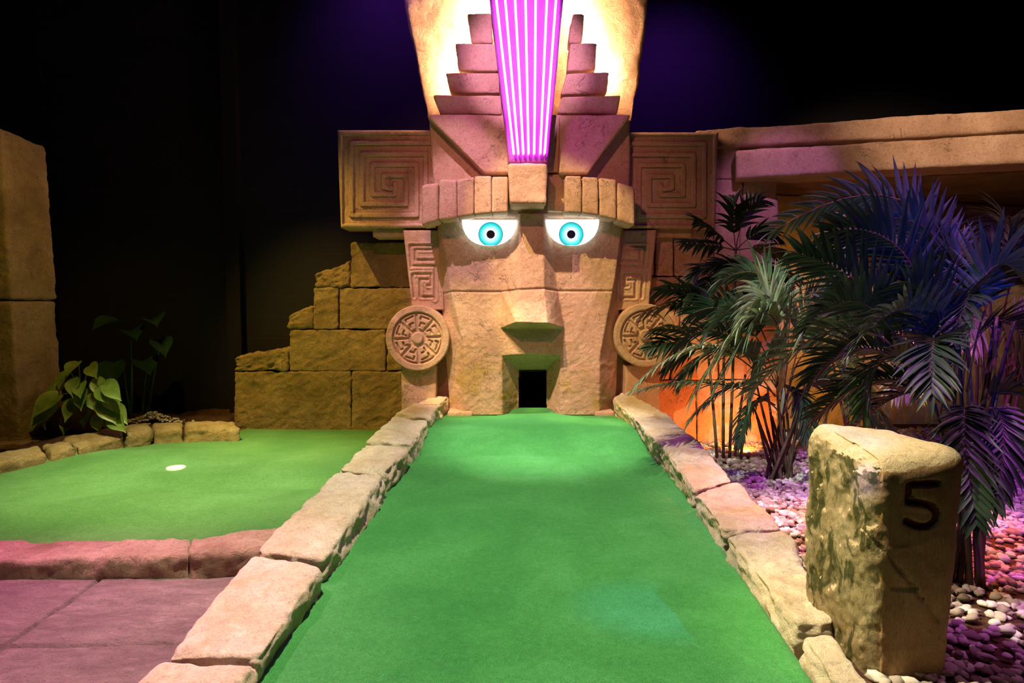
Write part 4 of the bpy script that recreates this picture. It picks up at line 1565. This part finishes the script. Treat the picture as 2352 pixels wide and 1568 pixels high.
# ---- palm near the wall: broad dark leaflets
p1 = thing('parlour_palm', floor_pt(1.95, 5.55), 'tall dark palm with broad leaflets and bare canes against the wall', 'palm')
Y1 = 5.45
for k, (bx, by, tx, ty, tY) in enumerate(((1648, 1030, 1625, 800, 5.45), (1662, 1036, 1668, 640, 5.5), (1676, 1034, 1690, 560, 5.5), (1688, 1036, 1712, 860, 5.4), (1700, 1034, 1740, 780, 5.5))):
    a = A(bx, by, Y1)
    a.z = float(gz(Y1)) - 0.01
    cane(p1, a, A(tx, ty, tY), 0.014, 0.009, M['cane'], 0.02, k)
hubs = [((1690, 575), 5.5), ((1668, 640), 5.5), ((1640, 700), 5.45), ((1625, 800), 5.4), ((1720, 640), 5.45)]
fr1 = [(0, 1705, 470, 1745, 462), (0, 1640, 530, 1600, 508), (0, 1680, 500, 1690, 458), (0, 1640, 560, 1572, 560), (0, 1760, 560, 1800, 590), (0, 1740, 520, 1775, 540),
       (1, 1620, 590, 1590, 640), (1, 1720, 600, 1790, 640), (1, 1640, 620, 1600, 690),
       (2, 1580, 650, 1515, 668), (2, 1600, 640, 1560, 700), (2, 1690, 660, 1760, 700), (2, 1560, 680, 1480, 722),
       (3, 1570, 740, 1500, 760), (3, 1560, 770, 1490, 800), (3, 1600, 830, 1560, 880), (3, 1690, 760, 1740, 830), (3, 1580, 800, 1530, 850),
       (4, 1760, 610, 1830, 640), (4, 1700, 600, 1640, 610), (4, 1780, 660, 1820, 720)]
for k, (h, cx, cy, tx, ty) in enumerate(fr1):
    (hx, hy), hY = hubs[h]
    dY = random.Random(k).uniform(-0.18, 0.05)
    frond(p1, A(hx, hy, hY), A(cx, cy, hY + dY * 0.5), A(tx, ty, hY + dY), M['palm_dark'], M['cane_dark'], n=9, ll=0.23, lw=0.040, t0=0.25, angle=48, droop=0.55, lift=0.1, rr=0.005, seed=k, broad=True)

# ---- clumping palm in the middle
p2 = thing('areca_palm', floor_pt(1.95, 4.75), 'clump of green feather palm standing in the lit gravel', 'palm', )
c2 = Vector((1.95, 4.75, float(gz(4.75)) - 0.01))
R2 = random.Random(5)
stem_tops = []
for k in range(14):
    a = c2 + Vector((R2.uniform(-0.11, 0.11), R2.uniform(-0.08, 0.08), 0))
    tx, ty = 1800 + R2.uniform(-70, 80), R2.uniform(860, 960)
    b = A(tx, ty, 4.75 + R2.uniform(-0.15, 0.15))
    cane(p2, a, b, 0.014, 0.007, M['cane_dark'], 0.03, k)
    stem_tops.append(b)
# long feather fronds: (hub px, ctrl px, tip px, depths, leaflet length, material)
F2 = [((1790, 900), (1790, 700), (1650, 880), 4.7, 4.3, 0.34, 'palm', 30),
      ((1790, 900), (1760, 720), (1600, 900), 4.7, 4.25, 0.36, 'palm_light', 35),
      ((1780, 910), (1640, 800), (1470, 878), 4.7, 4.2, 0.22, 'palm_light', 20),
      ((1780, 930), (1640, 880), (1452, 900), 4.7, 4.3, 0.20, 'palm_light', 15),
      ((1795, 900), (1772, 690), (1705, 740), 4.7, 4.3, 0.32, 'palm_light', 70),
      ((1800, 880), (1780, 660), (1660, 640), 4.7, 4.6, 0.30, 'palm', 40),
      ((1800, 900), (1815, 730), (1800, 890), 4.7, 4.1, 0.34, 'palm', 80),
      ((1810, 900), (1870, 750), (1960, 860), 4.7, 4.3, 0.34, 'palm', -35),
      ((1810, 900), (1880, 800), (2010, 930), 4.7, 4.4, 0.30, 'palm', -35),
      ((1800, 930), (1710, 880), (1590, 960), 4.7, 4.3, 0.22, 'palm', 30),
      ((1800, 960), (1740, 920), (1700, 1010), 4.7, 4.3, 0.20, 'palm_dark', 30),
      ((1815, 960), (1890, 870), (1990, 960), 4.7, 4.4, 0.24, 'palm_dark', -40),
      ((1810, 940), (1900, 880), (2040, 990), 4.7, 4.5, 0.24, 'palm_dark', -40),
      ((1790, 890), (1700, 730), (1590, 720), 4.7, 4.8, 0.30, 'palm_dark', 45),
      ((1800, 900), (1850, 700), (1940, 680), 4.7, 4.7, 0.32, 'palm', -45),
      ((1800, 880), (1830, 640), (1900, 600), 4.7, 4.9, 0.30, 'palm_dark', -50),
      ((1800, 950), (1830, 900), (1850, 1000), 4.7, 4.4, 0.22, 'palm_dark', -20),
      ((1790, 900), (1650, 760), (1540, 830), 4.7, 4.6, 0.24, 'palm_dark', 35),
      ((1790, 880), (1720, 720), (1630, 760), 4.7, 4.4, 0.30, 'palm', 45),
      ((1790, 900), (1700, 800), (1560, 860), 4.7, 4.4, 0.26, 'palm', 30),
      ((1800, 900), (1780, 800), (1730, 900), 4.7, 4.2, 0.30, 'palm', 60)]
for k, (a, b, c, Ya, Yc, ll, mm, tw) in enumerate(F2):
    frond(p2, A(a[0], a[1], Ya), A(b[0], b[1], (Ya + Yc) / 2), A(c[0], c[1], Yc), M[mm], M['cane'], n=24, via=True, twist=tw, ll=ll * 1.05, lw=0.032, t0=0.3, angle=54, droop=0.5, lift=0.15, seed=40 + k)

# ---- big near palm, right
p3 = thing('areca_palm', floor_pt(1.95, 2.75), 'largest feather palm with tall arching fronds behind the numbered post', 'palm')
c3 = Vector((1.93, 2.72, float(gz(2.72)) - 0.01))
for k in range(12):
    a = c3 + Vector((R2.uniform(-0.07, 0.09), R2.uniform(-0.06, 0.07), 0))
    tx, ty = 2200 + R2.uniform(-60, 130), R2.uniform(700, 940)
    cane(p3, a, A(tx, ty, 2.78 + R2.uniform(-0.08, 0.16)), 0.012, 0.006, M['cane_dark'] if k % 3 else M['cane'], 0.02, 20 + k)
F3 = [((2150, 900), (2088, 600), (1905, 532), 2.8, 2.75, 0.23, 'palm', 55),
      ((2190, 880), (2100, 478), (1772, 532), 2.9, 3.1, 0.19, 'palm', 60),
      ((2150, 900), (2020, 690), (1835, 582), 2.8, 2.75, 0.22, 'palm', 50),
      ((2120, 900), (1950, 752), (1725, 900), 2.8, 3.0, 0.22, 'palm', 35),
      ((2120, 900), (1990, 700), (1850, 760), 2.8, 2.6, 0.22, 'palm', 40),
      ((2190, 930), (2100, 720), (1960, 810), 2.8, 2.6, 0.22, 'palm', 30),
      ((2160, 950), (2160, 740), (2090, 650), 2.8, 2.6, 0.22, 'palm', 50),
      ((2190, 900), (2180, 600), (2040, 500), 2.9, 2.9, 0.20, 'palm', 55),
      ((2200, 900), (2190, 640), (2220, 600), 2.8, 2.9, 0.18, 'palm', 50),
      ((2210, 900), (2260, 640), (2360, 640), 2.8, 2.6, 0.22, 'palm', -40),
      ((2220, 900), (2310, 620), (2450, 660), 2.8, 2.7, 0.22, 'palm', -50),
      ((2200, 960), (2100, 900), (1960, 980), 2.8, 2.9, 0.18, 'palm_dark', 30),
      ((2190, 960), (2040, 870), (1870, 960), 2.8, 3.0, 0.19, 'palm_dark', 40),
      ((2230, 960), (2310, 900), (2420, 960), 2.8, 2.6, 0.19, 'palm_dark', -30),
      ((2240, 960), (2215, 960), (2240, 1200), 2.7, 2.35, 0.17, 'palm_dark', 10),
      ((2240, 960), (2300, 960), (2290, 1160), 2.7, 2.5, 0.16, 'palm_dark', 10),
      ((2180, 920), (2150, 780), (2140, 900), 2.8, 2.4, 0.20, 'palm', 10),
      ((2180, 900), (2060, 560), (1930, 640), 2.9, 3.1, 0.25, 'palm', -40),
      ((2200, 900), (2230, 680), (2190, 800), 2.9, 2.6, 0.20, 'palm', 20),
      ((2190, 900), (2290, 740), (2400, 860), 2.9, 2.9, 0.22, 'palm_dark', -30),
      ((2180, 920), (2000, 800), (1860, 880), 2.9, 3.0, 0.22, 'palm', 40),
      ((2180, 920), (2050, 820), (1990, 940), 2.8, 2.7, 0.20, 'palm', 25),
      ((2170, 940), (2080, 780), (1900, 700), 2.9, 3.2, 0.24, 'palm', -50)]
for k, (a, b, c, Ya, Yc, ll, mm, tw) in enumerate(F3):
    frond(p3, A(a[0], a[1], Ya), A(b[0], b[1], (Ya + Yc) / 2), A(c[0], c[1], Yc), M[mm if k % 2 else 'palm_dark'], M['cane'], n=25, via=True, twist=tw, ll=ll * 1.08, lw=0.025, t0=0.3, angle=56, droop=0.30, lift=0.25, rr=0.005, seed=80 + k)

# ---- palm at the right edge, farther back
p4 = thing('areca_palm', floor_pt(3.45, 4.5), 'feather palm with pale canes at the right edge of the gravel', 'palm')
c4 = Vector((3.4, 4.55, float(gz(4.5)) - 0.01))
for k in range(10):
    a = c4 + Vector((R2.uniform(-0.15, 0.15), R2.uniform(-0.1, 0.1), 0))
    cane(p4, a, A(2290 + R2.uniform(-90, 90), R2.uniform(640, 820), 4.5 + R2.uniform(-0.1, 0.2)), 0.017, 0.009, M['cane'], 0.03, 50 + k)
F4 = [((2290, 800), (2340, 440), (2500, 560), 4.5, 4.4, 0.32, 'palm'),
      ((2290, 800), (2380, 380), (2240, 560), 4.5, 4.3, 0.32, 'palm'),
      ((2280, 800), (2240, 520), (2140, 660), 4.5, 4.4, 0.32, 'palm'),
      ((2280, 820), (2180, 640), (2060, 800), 4.5, 4.4, 0.30, 'palm_light'),
      ((2290, 800), (2360, 640), (2440, 780), 4.5, 4.3, 0.30, 'palm_light'),
      ((2290, 820), (2270, 640), (2210, 800), 4.5, 4.2, 0.30, 'palm_light'),
      ((2300, 840), (2330, 700), (2350, 880), 4.5, 4.3, 0.28, 'palm'),
      ((2280, 860), (2160, 760), (2050, 900), 4.5, 4.5, 0.28, 'palm_light'),
      ((2290, 860), (2400, 760), (2460, 900), 4.5, 4.4, 0.28, 'palm')]
for k, (a, b, c, Ya, Yc, ll, mm) in enumerate(F4):
    frond(p4, A(a[0], a[1], Ya), A(b[0], b[1], (Ya + Yc) / 2), A(c[0], c[1], Yc), M[mm], M['cane'], n=26, ll=ll, lw=0.022, t0=0.3, droop=0.7, lift=0.3, seed=120 + k)

# ---- palm behind, in the recess light
p5 = thing('areca_palm', floor_pt(2.95, 5.6), 'amber lit feather palm in front of the recess wall, behind the others', 'palm')
for k in range(8):
    a = Vector((2.95 + R2.uniform(-0.12, 0.12), 5.6 + R2.uniform(-0.1, 0.1), float(gz(5.6)) - 0.01))
    cane(p5, a, A(1960 + R2.uniform(-60, 60), R2.uniform(780, 880), 5.6), 0.015, 0.008, M['cane'], 0.03, 70 + k)
F5 = [((1960, 860), (1930, 640), (1850, 760), 5.6, 5.4, 0.32, 'palm_light'), ((1960, 860), (1990, 620), (2060, 760), 5.6, 5.5, 0.32, 'palm_light'),
      ((1960, 870), (1900, 760), (1830, 900), 5.6, 5.4, 0.30, 'palm_light'), ((1970, 870), (2040, 760), (2110, 900), 5.6, 5.5, 0.30, 'palm_light'),
      ((1960, 860), (1960, 620), (1940, 780), 5.6, 5.3, 0.30, 'palm'), ((1960, 880), (1940, 820), (1900, 960), 5.6, 5.3, 0.26, 'palm_light')]
for k, (a, b, c, Ya, Yc, ll, mm) in enumerate(F5):
    frond(p5, A(a[0], a[1], Ya), A(b[0], b[1], (Ya + Yc) / 2), A(c[0], c[1], Yc), M[mm], M['cane'], n=22, ll=ll, lw=0.022, t0=0.3, droop=0.8, lift=0.25, seed=150 + k)

# small green carpet seen between the palms at the far right
xs = np.linspace(4.55, 6.4, 20)
ys = np.linspace(4.9, 6.6, 20)
XX, YY = np.meshgrid(xs, ys)
tag(sheet('putting_green', XX, YY, 0 * XX - 0.06, M['carpet'], base=-0.3), 'scrap of green carpet glimpsed behind the palms at the far right', 'putting green')

# ---- potted plant with yellow-green leaves beside the pillar
pc = Vector((-3.78, 5.78, 0.0))
pp = thing('potted_plant', (pc.x, pc.y, 0.0), 'leafy yellow-green potted plant at the foot of the left pillar', 'potted plant')
prof = [(0.0, 0.0), (0.14, 0.0), (0.19, 0.08), (0.215, 0.18), (0.21, 0.26), (0.22, 0.28), (0.20, 0.28), (0.19, 0.25), (0.0, 0.24)]
V, Fc = [], []
n = 32
for r, z in prof:
    for k in range(n):
        V.append((pc.x - 0.12 + r * math.cos(2 * math.pi * k / n), pc.y + r * math.sin(2 * math.pi * k / n), 0.0 + z))
for i in range(len(prof) - 1):
    for k in range(n):
        Fc.append([i * n + k, i * n + (k + 1) % n, (i + 1) * n + (k + 1) % n, (i + 1) * n + k])
mesh_obj('pot', V, Fc, M['pot'], pp)
R4 = random.Random(3)
leaves = [(170, 868, 0.16), (222, 868, 0.17), (186, 880, 0.17), (150, 880, 0.2), (206, 905, 0.17), (180, 915, 0.2), (140, 905, 0.24), (215, 918, 0.14),
          (232, 925, 0.22), (200, 935, 0.16), (222, 950, 0.17), (245, 905, 0.2), (255, 935, 0.2), (160, 850, 0.18), (205, 840, 0.18), (180, 830, 0.17), (130, 930, 0.22),
          (240, 880, 0.2), (250, 955, 0.2), (120, 950, 0.2), (165, 940, 0.2), (190, 895, 0.18), (225, 890, 0.18)]
hub = A(188, 925, 5.75)
for k, (lx, ly, ln) in enumerate(leaves):
    end = A(lx, ly, 5.62 + R4.uniform(-0.12, 0.1))
    out = (end - hub)
    out.z *= 0.4
    d = Vector((out.x * 1.6 + R4.uniform(-0.1, 0.1), -0.25, -0.22 + R4.uniform(-0.15, 0.1) + 0.5 * (925 - ly) / 100 * 0.2))
    lv, lf = leaf_blade(end, d, Vector((R4.uniform(-0.3, 0.3), -1, 0.7)), ln * 1.25, ln * 0.8, 0.5, 7, 0.16, heart=True)
    lfo = mesh_obj('leaf', lv, lf, M['pothos'], pp)
    vs, fs = tube([hub + Vector((0, 0, -0.12)), (hub + end) / 2 + Vector((0, 0, 0.05)), end], 0.004, 5)
    mesh_obj('leaf_stalk', vs, fs, M['pothos'], lfo)

# ---- dark glossy plant with big round leaves
al = thing('elephant_ear_plant', (-3.55, 6.45, 0.02), 'dark glossy elephant-ear plant in the shadows by the black wall', 'plant')
for k, (bx, tx, ty) in enumerate(((305, 285, 840), (330, 340, 830), (340, 360, 790), (300, 300, 770), (335, 372, 770))):
    a = A(bx, 960, 6.45)
    a.z = 0.0
    cane(al, a, A(tx, ty, 6.35), 0.02, 0.006, M['alocasia'], 0.03, 90 + k, 'stalk')
for k, (lx, ly, dx, dz, ln, w) in enumerate(((262, 832, 0.2, -0.5, 0.34, 0.30), (330, 828, 0.6, -0.05, 0.30, 0.26), (285, 745, -0.3, 0.2, 0.34, 0.30), (345, 735, 0.6, 0.2, 0.30, 0.26), (365, 780, 0.6, -0.2, 0.30, 0.22), (300, 760, 0.6, 0.1, 0.3, 0.24))):
    lv, lf = leaf_blade(A(lx, ly, 6.35), Vector((dx, -0.7, dz)), Vector((0, -0.3, 1)), ln, w, 0.6, 9, 0.22, heart=True)
    mesh_obj('leaf', lv, lf, M['alocasia'], al)
